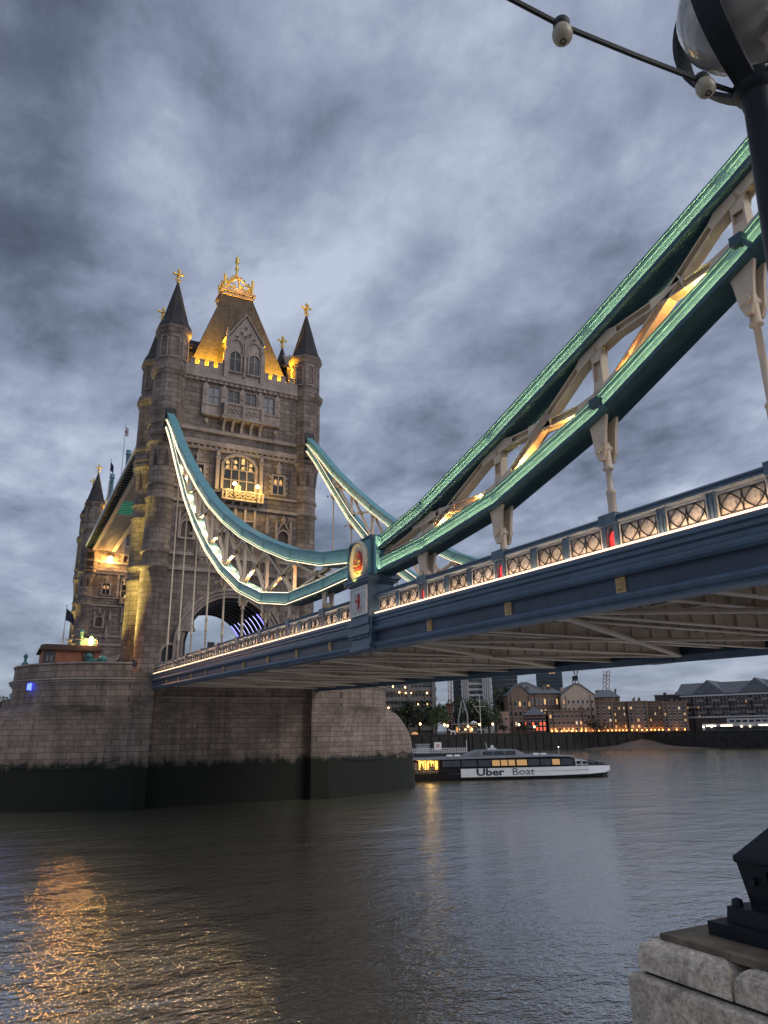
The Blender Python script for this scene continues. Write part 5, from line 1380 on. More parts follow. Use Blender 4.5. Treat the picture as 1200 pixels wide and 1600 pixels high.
# ================================================================== FAR BANK BUILDINGS
def make_building(name, label, cat, px0, px1, ytop, D, wall, dep=18, D1=None, rows=4, cols=6, win='dark_glass', wsize=(.5, .55), lit=.15, litm='window_lit', roof=None, roofm='slate_grey', base=1147, group=None, seed=1, wy0=.12, wy1=.92, arch=False, extra=None, ztop=None, sills=True):
    D1 = D1 or D; A = at(px0, 1150, D); B_ = at(px1, 1150, D1); A.z = B_.z = 0
    z0 = 5.9; z1 = at((px0+px1)/2, ytop, (D+D1)/2).z if ztop is None else ztop
    t = B_-A; W = t.length; t.normalize(); n_ = Vector((-t.y, t.x, 0)); n_ = n_ if n_.dot(CAM-A) > 0 else -n_
    loc = tuple((A+B_)/2+Vector((0, 0, z0)))
    root = empty(name, label, cat, loc, group)
    T = lambda u, v, d: A+t*u+n_*d+Vector((0, 0, v))
    poly = [(0, z0), (W, z0), (W, z1), (0, z1)]
    if roof and roof[0] == 'gable_wall':
        h = roof[1]; poly = [(0, z0), (W, z0), (W, z1), (W*.5+W*.08, z1+h), (W*.5-W*.08, z1+h), (0, z1)]
    MB().prism(poly, T, -dep, 0).build('wall', M[wall], root, loc=loc)
    H = z1-z0; rnd = random.Random(seed)
    ch_, cw = H*(wy1-wy0)/rows, W/cols
    glass = MB(); lt = MB(); fr = MB()
    for r in range(rows):
        for c in range(cols):
            uc = (c+.5)*cw; vc = z0+H*wy0+(r+.5)*ch_; hw = cw*wsize[0]/2; hh = ch_*wsize[1]/2
            tgt = lt if rnd.random() < (lit if not callable(lit) else lit(r, c)) else glass
            pl = [(uc-hw, vc-hh), (uc+hw, vc-hh), (uc+hw, vc+hh*.6), (uc, vc+hh), (uc-hw, vc+hh*.6)] if arch else [(uc-hw, vc-hh), (uc+hw, vc-hh), (uc+hw, vc+hh), (uc-hw, vc+hh)]
            w1 = MB().prism(pl, T, -.02, .04).build('window', M[(litm if litm != 'window_lit' else rnd.choice(('window_lit', 'window_lit', 'window_dim', 'window_cool'))) if tgt is lt else win], root, loc=loc) if rows*cols <= 60 else None
            if w1 is None: tgt.prism(pl, T, -.02, .04)
            if sills: fr.prism([(uc-hw-.12, vc-hh-.22), (uc+hw+.12, vc-hh-.22), (uc+hw+.12, vc-hh), (uc-hw-.12, vc-hh)], T, -.02, .16); fr.prism([(uc-hw-.1, vc+hh), (uc+hw+.1, vc+hh), (uc+hw+.1, vc+hh+.15), (uc-hw-.1, vc+hh+.15)], T, -.02, .1)
    if glass.v: glass.build('window', M[win], root, loc=loc)['kind'] = 'stuff'
    if lt.v: lt.build('lit_window', M[litm], root, loc=loc)['kind'] = 'stuff'
    if fr.v: fr.build('sill', M['stucco_white' if wall != 'stucco_white' else 'concrete'], root, loc=loc)
    m = MB()
    if roof is None or roof[0] == 'flat':
        m.prism([(-.2, z1), (W+.2, z1), (W+.2, z1+.5), (-.2, z1+.5)], T, -dep-.2, .2); m.build('parapet', M[wall], root, loc=loc)
    elif roof[0] == 'hip':
        h = roof[1]; i_ = min(W*.3, dep*.45)
        P = [T(-.4, z1, .4), T(W+.4, z1, .4), T(W+.4, z1, -dep-.4), T(-.4, z1, -dep-.4), T(i_, z1+h, -dep*.5), T(W-i_, z1+h, -dep*.5)]
        m.add(P, [(0, 1, 5, 4), (2, 3, 4, 5), (1, 2, 5), (3, 0, 4), (3, 2, 1, 0)]); m.build('roof', M[roofm], root, loc=loc)
    elif roof[0] == 'ridge':
        h = roof[1]; m.add([T(-.2, z1, .5), T(W+.2, z1, .5), T(W+.2, z1, -dep-.4), T(-.2, z1, -dep-.4), T(-.2, z1+h, -dep*.5), T(W+.2, z1+h, -dep*.5)], [(0, 1, 5, 4), (2, 3, 4, 5), (1, 2, 5), (3, 0, 4), (3, 2, 1, 0)]); m.build('roof', M[roofm], root, loc=loc)
    elif roof[0] == 'gable_wall':
        h = roof[1]; m.prism([(-.3, z1-.1), (-.3, z1+.3), (W*.41, z1+h+.4), (W*.59, z1+h+.4), (W+.3, z1+.3), (W+.3, z1-.1), (W*.58, z1+h), (W*.42, z1+h)], T, -dep-.2, .3); m.build('roof', M[roofm], root, loc=loc)
    if D < 340 and W > 6 and name not in ('riverside_kiosk', 'pavilion', 'riverside_flats'):
        for k in range(2+int(W/9)):
            u = W*rnd.uniform(.06, .9); m = MB().prism([(u, z1-.3), (u+rnd.uniform(.5, 1.6), z1-.3), (u+1.0, z1+rnd.uniform(1.2, 2.4)+(2 if roof else 0)), (u, z1+1.4+(2 if roof else 0))], T, -dep*.55, -dep*.4); m.build('chimney', M[wall], root, loc=loc)
        for k in range(2):
            u = W*(.1+.75*k)+.3; m = MB().prism([(u, z0), (u+.16, z0), (u+.16, z1), (u, z1)], T, .02, .2); m.build('drainpipe', M['black_rubber'], root, loc=loc)
    if extra: extra(root, T, W, z0, z1, loc)
    return root
def uplights(col='lamp_flame', n=6, seed=0, e=110):
    def f(root, T, W, z0, z1, loc):
        for i in range(n):
            u = W*(i+.5)/n
            m = MB().lathe([(.05, -.2), (.24, 0), (.2, .24), (.03, .4)], T(u, z0+.75, .7), 6); m.build('wall_lamp', M[col], root, loc=loc)
        for i in range(max(1, n//2)):
            u = W*(i+.5)/max(1, n//2)
            point('terrace_light', T(u, z0+1.4, 1.3), e*.22, (1, .42, .12), .3)
    return f
def bands(n, mat='concrete', proud=.5):
    def f(root, T, W, z0, z1, loc):
        for i in range(n):
            z = z0+(z1-z0)*(i+.5)/n
            m = MB().prism([(-.3, z), (W+.3, z), (W+.3, z+(z1-z0)/n*.38), (-.3, z+(z1-z0)/n*.38)], T, 0, proud); m.build('balcony_band', M[mat], root, loc=loc)
    return f
# hotel block at left, behind trees
def hotel(root, T, W, z0, z1, loc):
    bands(11, 'concrete', .9)(root, T, W, z0, z1, loc)
    for px, py in ((614, 1073), (633, 1074), (624, 1082), (634, 1083), (642, 1083), (667, 1083), (607, 1106), (653, 1101), (668, 1101)):
        d = ray(px, py); a = T(0, 0, 0); nn_ = T(0, 0, 1)-a; k = (a-CAM).dot(nn_)/d.dot(nn_); p = CAM+d*k; m = MB().lathe([(.1, -.3), (.3, 0), (.1, .3)], p+nn_*1.0, 6); m.build('room_lamp', M['lamp_warm'], root, loc=loc)
    m = MB()
    for q in (.02, .28, .66, .97): m.prism([(W*q-.6, z0), (W*q+.6, z0), (W*q+.6, z1), (W*q-.6, z1)], T, 0, 1.3)
    m.build('concrete_rib', M['concrete'], root, loc=loc)
make_building('hotel_block', 'large concrete hotel block with banded floors and a few lit rooms right of the pier', 'hotel', 560, 683, 985, 292, 'concrete', 25, None, 11, 22, 'dark_glass', (.7, .42), .03, 'window_dim', extra=hotel, sills=False)
make_building('glass_tower', 'slim blue grey glass tower left of the white tower block', 'tower block', 711, 725, 1000, 420, 'blue_glass', 14, None, 14, 3, 'dark_glass', (.85, .7), 0, sills=False)
def white_ribs(root, T, W, z0, z1, loc):
    m = MB()
    for a, c in ((.0, .24), (.70, 1.0)): m.prism([(W*a, z0), (W*c, z0), (W*c, z1+1), (W*a, z1+1)], T, -.5, 1.4)
    m.build('white_bay', M['stucco_white'], root, loc=loc); bands(16, 'stucco_white', .5)(root, T, W*1.0, z0, z1, loc)
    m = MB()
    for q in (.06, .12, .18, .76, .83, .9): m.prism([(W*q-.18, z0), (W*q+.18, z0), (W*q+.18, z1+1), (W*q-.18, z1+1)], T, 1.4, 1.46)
    m.build('groove_shade', M['concrete'], root, loc=loc)  # grey strips on the bays put the shadow of grooves in as colour
make_building('white_tower_block', 'white tower block with two pale vertical bays showing under the bridge deck', 'tower block', 724, 772, 1005, 400, 'concrete', 16, None, 16, 4, 'dark_glass', (.8, .55), .02, 'window_dim', extra=white_ribs, sills=False)
make_building('office_block', 'grey mirrored glass office block right of the white tower block', 'office block', 773, 795, 1010, 455, 'grey_glass', 20, None, 15, 6, 'dark_glass', (.75, .6), .02, 'window_dim', sills=False)
make_building('office_block', 'darker grey glass office block behind the white roofed building', 'office block', 795, 814, 1012, 475, 'stripped_grey', 20, None, 16, 5, 'dark_glass', (.8, .6), .02, 'window_dim', sills=False)
def tiers(root, T, W, z0, z1, loc):
    m = MB()
    for i in range(18):
        z = z0+(z1-z0)*(i+.6)/18; m.prism([(0, z), (W, z), (W, z+.35), (0, z+.35)], T, 0, .25)
    m.prism([(W, z0), (W*1.12, z0), (W*1.12, z1*.62), (W, z1*.62)], T, -10, -2)
    m.build('floor_line', M['slate_grey'], root, loc=loc)
make_building('glass_skyscraper', 'dark blue glass high rise far behind the warehouses', 'high rise', 844, 886, 1030, 640, 'blue_glass', 30, None, 18, 8, 'dark_glass', (.85, .5), .02, 'window_dim', extra=tiers, sills=False)
make_building('pale_building', 'pale low building with a light gabled roof behind the brown warehouses', 'building', 797, 852, 1078, 352, 'roof_pale', 25, None, 2, 6, 'dark_glass', (.5, .4), 0, roof=('gable_wall', 3.2), roofm='roof_pale')
# warehouses
make_building('gabled_warehouse', 'brown brick warehouse with a pointed gable and slate roof beside the trees', 'warehouse', 797, 834, 1087, 322, 'brick_brown', 26, 324, 3, 5, 'dark_glass', (.4, .5), .12, 'window_lit', roof=('gable_wall', 4.0), seed=4, arch=True)
make_building('warehouse_range', 'long brown warehouse range with a dark slate roof and white sash windows', 'warehouse', 833, 884, 1083, 327, 'brick_brown', 26, 331, 3, 8, 'pale_blind', (.42, .5), .22, 'window_lit', roof=('ridge', 2.6), seed=8)
make_building('beige_warehouse', 'beige warehouse with a broad pale gable among the brown blocks', 'warehouse', 882, 934, 1086, 325, 'stucco_beige', 28, 327, 4, 7, 'dark_glass', (.36, .42), .2, 'window_lit', roof=('gable_wall', 4.4), seed=15, extra=uplights('lamp_flame', 4, 1, 160))
make_building('warehouse_wing', 'brown warehouse wing with a dark hipped roof right of the beige gable', 'warehouse', 930, 974, 1089, 332, 'brick_brown', 26, 332, 4, 6, 'dark_glass', (.36, .4), .2, 'window_lit', roof=('hip', 3.6), seed=21)
make_building('lowrise_block', 'low brown brick block with brightly lit ground floor arches in front of the warehouses', 'brick block', 859, 920, 1111, 311, 'brick_brown', 10, 313, 3, 9, 'dark_glass', (.4, .5), lambda r, c: .8 if r == 0 else .15, 'window_lit', seed=5, arch=True, wy0=.02, extra=uplights('lamp_flame', 8, 2, 150))
def pyr(root, T, W, z0, z1, loc):
    m = MB(); m.add([T(-.5, z1, .5), T(W+.5, z1, .5), T(W+.5, z1, -10.5), T(-.5, z1, -10.5), T(W/2, z1+3.4, -5)], [(0, 1, 4), (1, 2, 4), (2, 3, 4), (3, 0, 4), (3, 2, 1, 0)]); m.build('roof', M['slate_grey'], root, loc=loc)
make_building('pavilion', 'small red lit brick pavilion with a grey pyramid roof', 'pavilion', 820, 855, 1117, 309, 'brick_red', 10, 309, 3, 6, 'dark_glass', (.5, .6), lambda r, c: .75 if r == 0 and c > 2 else .1, 'pavilion_red', roof=('none',), seed=7, extra=pyr)
for i, (a, c, yt, D, lb) in enumerate(((934, 961, 1097, 311, 'brown brick terrace bay with orange lit foot, next to the beige gable'), (961, 983, 1098, 314, 'narrow brown terrace bay with small slit windows, second of the terrace'), (985, 1016, 1097, 311, 'brown terrace bay with brightly lit ground floor, middle of the terrace'), (1016, 1040, 1097, 314, 'narrow brown terrace bay, fourth of the terrace, with one bright window column'), (1040, 1078, 1098, 309, 'broad brown terrace bay at the right end with large yellow windows'))):
    make_building('terrace_house', lb, 'terrace', a, c, yt, D, 'brick_brown', 14, D-.5, 4, 3 if i != 4 else 5, 'dark_glass', (.34 if i % 2 == 0 else .22, .42), .38 if i != 4 else .3, 'window_lit', group='brown brick terrace on the far bank', seed=30+i, arch=True, wy0=.10, extra=uplights('lamp_flame', 4 if i != 4 else 3, i, 120))
def modern(root, T, W, z0, z1, loc):
    H = z1-z0
    for q in (.33, .86):
        c = W*q; m = MB().prism([(c-5.5, z1-1), (c+5.5, z1-1), (c+5.5, z1+.8), (c, z1+5.2), (c-5.5, z1+.8)], T, -14, .6); m.build('gable', M['slate_grey'], root, loc=loc)
    m = MB().add([T(-2, z1, .8), T(W+1, z1, .8), T(W+1, z1+4.6, -7), T(-2, z1+4.6, -7), T(-2, z1, -16), T(W+1, z1, -16)], [(0, 1, 2, 3), (3, 2, 5, 4), (0, 3, 4), (1, 5, 2)]); m.build('roof', M['slate_grey'], root, loc=loc)
    for v in (.36, .94): MB().prism([(-.3, z0+H*v), (W+.3, z0+H*v), (W+.3, z0+H*v+.55), (-.3, z0+H*v+.55)], T, 0, .7).build('cornice_band', M['stucco_white'], root, loc=loc)
    n = 11
    for r in range(3):
        for c in range(n):
            if (c+r) % 2: continue
            u = W*(c+.5)/n; v = z0+H*(.46+.165*r); m = MB().prism([(u-1.5, v), (u+1.5, v), (u+1.5, v+.9), (u-1.5, v+.9)], T, .0, 1.2); m.build('balcony', M['concrete'], root, loc=loc)
    m = MB().prism([(W*.22, z0), (W*1.02, z0), (W*1.02, z0+H*.20), (W*.22, z0+H*.20)], T, 0, 1.6); m.prism([(W*.5, z0+H*.2), (W*.95, z0+H*.2), (W*.95, z0+H*.33), (W*.5, z0+H*.33)], T, 0, 1.2); gf = m.build('ground_floor', M['stucco_white'], root, loc=loc)
    m = MB()
    for k in range(12):
        u = W*(.25+.063*k); m.prism([(u, z0+.4), (u+2.2, z0+.4), (u+2.2, z0+H*.13), (u, z0+H*.13)], T, 1.6, 1.64)
    for k in range(6): u = W*(.53+.07*k); m.prism([(u, z0+H*.235), (u+1.7, z0+H*.235), (u+1.7, z0+H*.29), (u, z0+H*.29)], T, 1.2, 1.24)
    m.build('shop_window', M['dark_glass'], gf, loc=loc)
    m = MB()
    for q, w_ in ((.27, 3.4), (.43, 4.2), (.84, 5.2)): m.prism([(W*q, z0+H*.135), (W*q+w_, z0+H*.135), (W*q+w_, z0+H*.16), (W*q, z0+H*.16)], T, 1.6, 1.75)
    m.build('light_box', M['lamp_white'], gf, loc=loc)
    for q in (.24, .33, .66, .75):
        m = MB().lathe([(.05, -.3), (.36, 0), (.05, .35)], T(W*q, z0+H*.12, 2.2), 6); m.build('wall_lamp', M['lamp_white'], gf, loc=loc)
    m = MB()
    for q in (.12, .30, .55, .78): m.prism([(W*q-.3, z0), (W*q+.3, z0), (W*q+.3, z1), (W*q-.3, z1)], T, .02, .12)
    m.build('recess_shade', M['black_rubber'], root, loc=loc)  # black strips on the wall face, painted as the shade of recesses
make_building('riverside_flats', 'long dark brick apartment building with grey gables and a white ground floor at right', 'apartment building', 1072, 1215, 1083, 316, 'brick_dark', 18, 306, 5, 24, 'pale_blind', (.42, .45), .02, 'window_dim', roof=('none',), seed=9, extra=modern, wy0=.34, wy1=.96, sills=False)
make_building('roof_storey', 'dark setback block with a thin flat roof above the right end of the terrace', 'building', 1030, 1082, 1087, 322, 'brick_dark', 14, 320, 1, 8, 'grey_glass', (.7, .5), 0, seed=2)
make_building('distant_block', 'bluish building just peeping out behind the right end of the apartment building', 'building', 1189, 1215, 1073, 380, 'blue_glass', 14, None, 4, 4, 'dark_glass', (.6, .6), 0, sills=False)
make_building('pink_house', 'small pink rendered house with a pale flat roof among the trees', 'house', 778, 797, 1114, 306, 'stucco_pink', 8, None, 2, 2, 'dark_glass', (.3, .3), 0)
make_building('brick_tower', 'narrow red brick tower house between the trees', 'brick tower', 698, 710, 1101, 300, 'brick_red', 8, None, 5, 2, 'dark_glass', (.4, .45), 0)
def kiosk(root, T, W, z0, z1, loc):
    m = MB().prism([(-1, z1), (W+1, z1), (W+1, z1+.3), (-1, z1+.3)], T, -6, 1.2); m.build('roof', M['roof_pale'], root, loc=loc)
    for k in range(3): m = MB().lathe([(.05, -.3), (.33, 0), (.05, .3)], T(W*(.15+.3*k), z0+1.9, .8), 6); m.build('wall_lamp', M['lamp_warm'], root, loc=loc)
make_building('riverside_kiosk', 'low dark riverside restaurant with warm lamps on the embankment', 'restaurant', 712, 746, 1132, 286, 'brick_dark', 8, 287, 1, 5, 'dark_glass', (.7, .6), .3, 'window_dim', roof=('none',), extra=kiosk)
make_building('distant_lookout', 'grey square tower far off at the left edge beside the pier', 'building', 13.5, 24, 1049, 520, 'slate_grey', 10, None, 5, 3, 'dark_glass', (.4, .5), 0, sills=False, roof=('flat', 0))
make_building('moored_barge', 'pale green and grey barge superstructure low at the left edge below the square tower', 'barge', 8, 23, 1086, 330, 'teal_paint', 8, None, 2, 3, 'pale_blind', (.7, .4), 0, sills=False)

# ---- trees
def make_tree(px, ybase, D, h, w_, mat, label, n=900, seed=1, name='tree', trunk=.25, weep=False):
    b_ = at(px, 1150, D); b_.z = 5.9; rnd = random.Random(seed); root = empty(name, label, 'tree', tuple(b_), 'trees on the far bank')
    m = MB(); m.tube([b_, b_+Vector((.1, .1, h*.3)), b_+Vector((.25, -.1, h*.62))], [w_*.045, w_*.035, w_*.015], 6)
    cl = []
    for k in range(11):
        a = rnd.random()*2*PI; r_ = w_*.5*rnd.uniform(.25, .8); zz = h*rnd.uniform(trunk+.12, .88); r_ *= (1.1-abs(zz/h-.55)*1.1)
        c = b_+Vector((r_*math.cos(a), r_*math.sin(a), zz)); cl.append((c, w_*rnd.uniform(.16, .27)))
        m.tube([b_+Vector((0, 0, h*(.2+.3*rnd.random()))), c], [w_*.018, w_*.006], 4)
    m.build('trunk', M['tree_bark'], root, loc=tuple(b_))
    m = MB()
    for k in range(n):
        c, r_ = cl[k % len(cl)]
        d = Vector((rnd.gauss(0, 1), rnd.gauss(0, 1), rnd.gauss(0, 1))).normalized()*r_*rnd.uniform(.45, 1.08)
        p = c+d; s_ = w_*.028*rnd.uniform(.7, 1.6); a = Vector((rnd.gauss(0, 1), rnd.gauss(0, 1), rnd.gauss(0, .6))).normalized(); e = a.cross(Vector((rnd.gauss(0, 1), rnd.gauss(0, 1), rnd.gauss(0, 1)))).normalized()
        if weep: e = Vector((0, 0, -1)); s2 = s_*2.4
        else: s2 = s_
        m.add([p-a*s_, p+e*s2, p+a*s_, p-e*s2*.8], [(0, 1, 2, 3)])
    m.build('crown', M[mat], root, loc=tuple(b_))
for i, (px, D, h, w_, mt, lb, we) in enumerate((
    (626, 280, 11.5, 8, 'leaf_green', 'small green tree nearest to the stone pier in front of the hotel', False), (655, 280, 13.5, 13, 'leaf_dark', 'broad very dark tree in front of the hotel', False), (682, 279, 13, 9, 'leaf_green', 'pale green weeping tree at the right end of the hotel', True),
    (716, 330, 16, 10, 'leaf_green', 'green tree behind the two leaning poles', False), (744, 300, 13.5, 14, 'leaf_olive', 'wide olive green tree below the white tower block', False), (765, 302, 12, 11, 'leaf_green', 'green tree left of the pink house', False), (789, 335, 21, 13, 'leaf_green', 'tall green tree left of the gabled warehouse', False),
    (788, 296, 4.5, 5, 'leaf_dark', 'dark round bush in front of the pink house', False), (823, 300, 5, 5.5, 'leaf_dark', 'dark bush at the foot of the gabled warehouse', False), (811, 297, 3.6, 4, 'leaf_dark', 'low dark bush left of the red lit pavilion', False), (929, 303, 4.6, 6, 'leaf_dark', 'dark bush before the foot of the beige gable', False), (944, 304, 4, 5, 'leaf_dark', 'low dark bush before the first terrace bay', False),
    (3, 430, 24, 16, 'leaf_green', 'green trees at the left edge behind the square tower', False))):
    make_tree(px, 1145, D, h, w_, mt, lb, 1300 if w_ > 7 else 500, 40+i, weep=we)
# ---- lamps, masts, cranes, small things on the embankment
for i, px in enumerate((657, 695, 700, 732, 750, 771, 812, 836)):
    D = 270+(px-650)*.13+2; q = at(px, 1150, D); q.z = 6.0; h = (3.6, 3.2, 2.9, 2.6, 3.2, 3.3, 3.0, 2.2)[i]; root = empty('embankment_lamp', 'glowing globe lamp on a post along the far embankment, %s from left' % ORD[i], 'street lamp', tuple(q), 'lamps along the far embankment')
    MB().tube([q, q+Vector((0, 0, h))], [.10, .06], 6).build('post', M['black_iron'], root, loc=tuple(q))
    MB().lathe([(.06, -.35), (.36, 0), (.3, .3), (.04, .5)], q+Vector((0, 0, h+.2)), 8).build('globe', M['lamp_warm'], root, loc=tuple(q))
q = at(752, 1150, 286); q.z = 6; root = empty('flagstaff', 'tall white flagstaff with a crossyard on the embankment', 'flagstaff', tuple(q))
m = MB().tube([q, q+Vector((0, 0, 14.5))], [.16, .07], 6); m.build('mast', M['white_paint'], root, loc=tuple(q))
s_ = _r; m = MB().bar(q+Vector((0, 0, 10))-s_*2.2, q+Vector((0, 0, 10))+s_*2.2, .12, .12); m.bar(q+Vector((0, 0, 7))-s_*.0, q+Vector((0, 0, 11))-s_*2.6, .1, .1); m.build('crossyard', M['white_paint'], root, loc=tuple(q))
for i, (xa, ya, xb, yb) in enumerate(((721, 1096, 716, 1124), (723, 1093, 730, 1117))):
    a, c = at(xa, ya, 284), at(xb, yb, 284); f = Vector((c.x, c.y, 6.0)); m = MB().tube([a, c, f], .32, 6)
    tag(m.build('leaning_pole', M['steel_grey'], None, loc=tuple(f)), ('pale pole leaning left, one of two behind the kiosk' if i == 0 else 'pale pole leaning right, one of two behind the kiosk'), 'pole')
q = at(741, 1150, 283); q.z = 6; root = empty('parasol', 'white parasol opened beside the riverside restaurant', 'parasol', tuple(q))
MB().tube([q, q+Vector((0, 0, 4.6))], .06, 5).build('pole', M['steel_grey'], root, loc=tuple(q)); MB().lathe([(1.5, 4.1), (.9, 4.5), (.05, 4.85)], q, 8, smooth=False).build('canopy', M['white_paint'], root, loc=tuple(q))
q = at(708, 1150, 271.5); q.z = 6.0
m = MB().tube([q+_r*-.9+Vector((0, 0, 1.3)), q+Vector((0, 0, 1.1)), q+_r*.9+Vector((0, 0, 1.15))], [.22, .34, .3], 8); m.tube([q-_r*.9+Vector((0, 0, 1.3)), q-_r*1.4+Vector((0, 0, 1.9)), q-_r*1.75+Vector((0, 0, 1.7))], [.2, .16, .12], 6)
for u in (-.8, -.6, .6, .85): m.tube([q+_r*u+Vector((0, 0, 1.1)), q+_r*(u+.05)], [.12, .07], 5)
tag(m.build('animal_sculpture', M['white_paint'], None, loc=tuple(q)), 'small white four legged sculpture on top of the embankment wall', 'sculpture')
def crane(px, ytop, D, label, lean, mat, jib):
    q = at(px, 1150, D); q.z = 6; top = at(px+lean, ytop, D); root = empty('tower_crane', label, 'crane', tuple(q), 'cranes on the skyline')
    m = MB(); n = 14; s_ = D*.0026
    for a, c in ((-1, -1), (-1, 1), (1, 1), (1, -1)): m.bar(q+Vector((a*s_, c*s_, 0)), top+Vector((a*s_, c*s_, 0)), s_*.4, s_*.4)
    for i in range(n):
        a, c = q+(top-q)*(i/n), q+(top-q)*((i+1)/n); m.bar(a-_r*s_, c+_r*s_, s_*.3, s_*.3)
    m.build('mast', M[mat], root, loc=tuple(q))
    if jib:
        m = MB()
        for (xa, ya, xb, yb, w_) in jib: m.bar(at(px+xa, ytop+ya, D), at(px+xb, ytop+yb, D), w_, w_)
        m.build('jib', M['black_iron'], root, loc=tuple(q))
crane(706, 1046, 520, 'pale lattice crane mast between the hotel and the slim glass tower', -2, 'stucco_pink', None)
crane(899, 1062, 620, 'dark luffing crane with a raised jib above the beige gable', 0, 'steel_grey', ((-5, -3, 4, -3, 2.6), (-4, 0, 2, 0, 1.8), (0, -4, -4, -20, .8), (2, -4, 4, -20, .8)))
crane(945, 1048, 700, 'thin leaning crane mast far behind the terrace', 3, 'stucco_pink', ((-2, 8, 6, 8, .7),))
q0 = at(612, 1140, 266)
m = MB().lathe([(.1, 0), (1.3, .3), (1.1, .9), (.2, 1.2)], (at(648, 1150, 276).x, at(648, 1150, 276).y, 6.0), 8)
tag(m.build('lit_awning', M['lamp_orange'] if False else M['window_dim'], None, loc=(at(648, 1150, 276).x, at(648, 1150, 276).y, 6.0)), 'orange glowing awning at the foot of the dark tree', 'awning')

# ================================================================== PEOPLE ON THE BRIDGE
def person(p, label, rz, top):
    x, y, z = p; root = empty('person', label, 'person', p, 'people crossing the bridge', rz)
    me = bpy.data.meshes.new('body')
    V = [(0, 0, .95), (0, 0, 1.15), (0, 0, 1.40), (0, 0, 1.52), (0, .02, 1.64), (0, .03, 1.74), (0, .2, 1.38), (.04, .26, 1.10), (.16, .24, .88), (0, -.2, 1.38), (-.04, -.26, 1.10), (.06, -.25, .86), (0, .10, .90), (.05, .11, .50), (.10, .11, .08), (.20, .11, .04), (0, -.10, .90), (-.03, -.11, .50), (-.12, -.11, .10), (-.02, -.11, .04)]
    E = [(0, 1), (1, 2), (2, 3), (3, 4), (4, 5), (2, 6), (6, 7), (7, 8), (2, 9), (9, 10), (10, 11), (0, 12), (12, 13), (13, 14), (14, 15), (0, 16), (16, 17), (17, 18), (18, 19)]
    rad = [.15, .15, .16, .06, .10, .07, .07, .05, .04, .07, .05, .04, .10, .075, .05, .05, .10, .075, .05, .05]
    me.from_pydata(V, E, []); o = bpy.data.objects.new('body', me); COL.objects.link(o); o.parent = root
    sk = o.modifiers.new('skin', 'SKIN'); o.modifiers.new('sub', 'SUBSURF').levels = 1
    for i, r_ in enumerate(rad): me.skin_vertices[0].data[i].radius = (r_, r_)
    me.skin_vertices[0].data[0].use_root = True; me.materials.append(M[top])
    MB().lathe([(.05, 1.56), (.115, 1.66), (.12, 1.74), (.09, 1.82), (.02, 1.86)], (-.015, .02, 0), 10).build('hair', M['black_rubber'], root)
    m = MB().lathe([(.02, 1.54), (.08, 1.60), (.095, 1.68), (.085, 1.76), (.03, 1.8)], (.035, .02, 0), 10); m.lathe([(.005, 1.64), (.022, 1.66), (.005, 1.71)], (.13, .02, 0), 6); m.build('face', M['skin'], root)
person((-51.2, 7.4, ZS(-51.2)-.04), 'pedestrian in dark clothes behind the parapet left of the heraldic pedestal', PI, 'coat_dark')
person((-67.9, 7.4, ZS(-67.9)-.04), 'pedestrian in dark clothes behind the parapet right of the heraldic pedestal', 0, 'shirt_grey')

# ================================================================== NEAR RIVER WALL AND LAMP STANDARD
WX, WY = -89.92, 22.05                   # riverside corner of the lamp pier
loc = (WX-.8, WY-.8, 0)
root = empty('river_wall', 'speckled granite river wall pier with rounded coping under the lamp, bottom right', 'river wall', loc)
def rbox(m, x0, x1, y0, y1, z0, z1, bev):
    """block with bull-nosed top edge"""
    n = 7; rings = [[(x0, y0, z0), (x1, y0, z0), (x1, y1, z0), (x0, y1, z0)]]
    for i in range(n+1):
        a = PI/2*i/n; o = bev*(1-math.cos(a)); zz = z1-bev+bev*math.sin(a)
        rings.append([(x0+o, y0+o, zz), (x1-o, y0+o, zz), (x1-o, y1-o, zz), (x0+o, y1-o, zz)])
    return m.loft(rings, uvs=False)
m = rbox(MB(), WX-.335, WX+.045, WY-1.75, WY+.03, 6.292, 6.392, .06); rbox(m, WX-1.75, WX-.345, WY-1.75, WY+.027, 6.292, 6.39, .06)
cb = m.build('coping_block', M['wall_granite'], root, loc=loc)
m = rbox(MB(), WX-1.8, WX+.065, WY-1.8, WY+.065, 5.2, 6.28, .012); m.build('pier_block', M['wall_granite'], root, loc=loc)
m = MB().box(WX-1.73, WX+.03, WY-1.73, WY+.015, 6.27, 6.30); m.build('joint', M['black_rubber'], root, loc=loc)
m = MB().box(WX-6, WX-.15, -30, 60, -3, 5.2); m.build('wall_body', M['wall_granite'], root, loc=loc)
m = rbox(MB(), WX-.9, WX+.0, WY+.07, 60, 5.2, 6.13, .06); m.build('low_coping', M['wall_granite'], root, loc=loc)
tag(MB().box(-125, WX-.9, WY+.2, 60, 3, 5.5).build('riverside_walk', M['road_asphalt'], None, loc=(-100, 30, 5.5)), None, None, kind='structure')
m = rbox(MB(), WX-1.6, WX-.02, WY-1.6, WY-.02, 6.388, 6.412, .005); m.build('metal_slab', M['slab_bronze'], root, loc=loc)
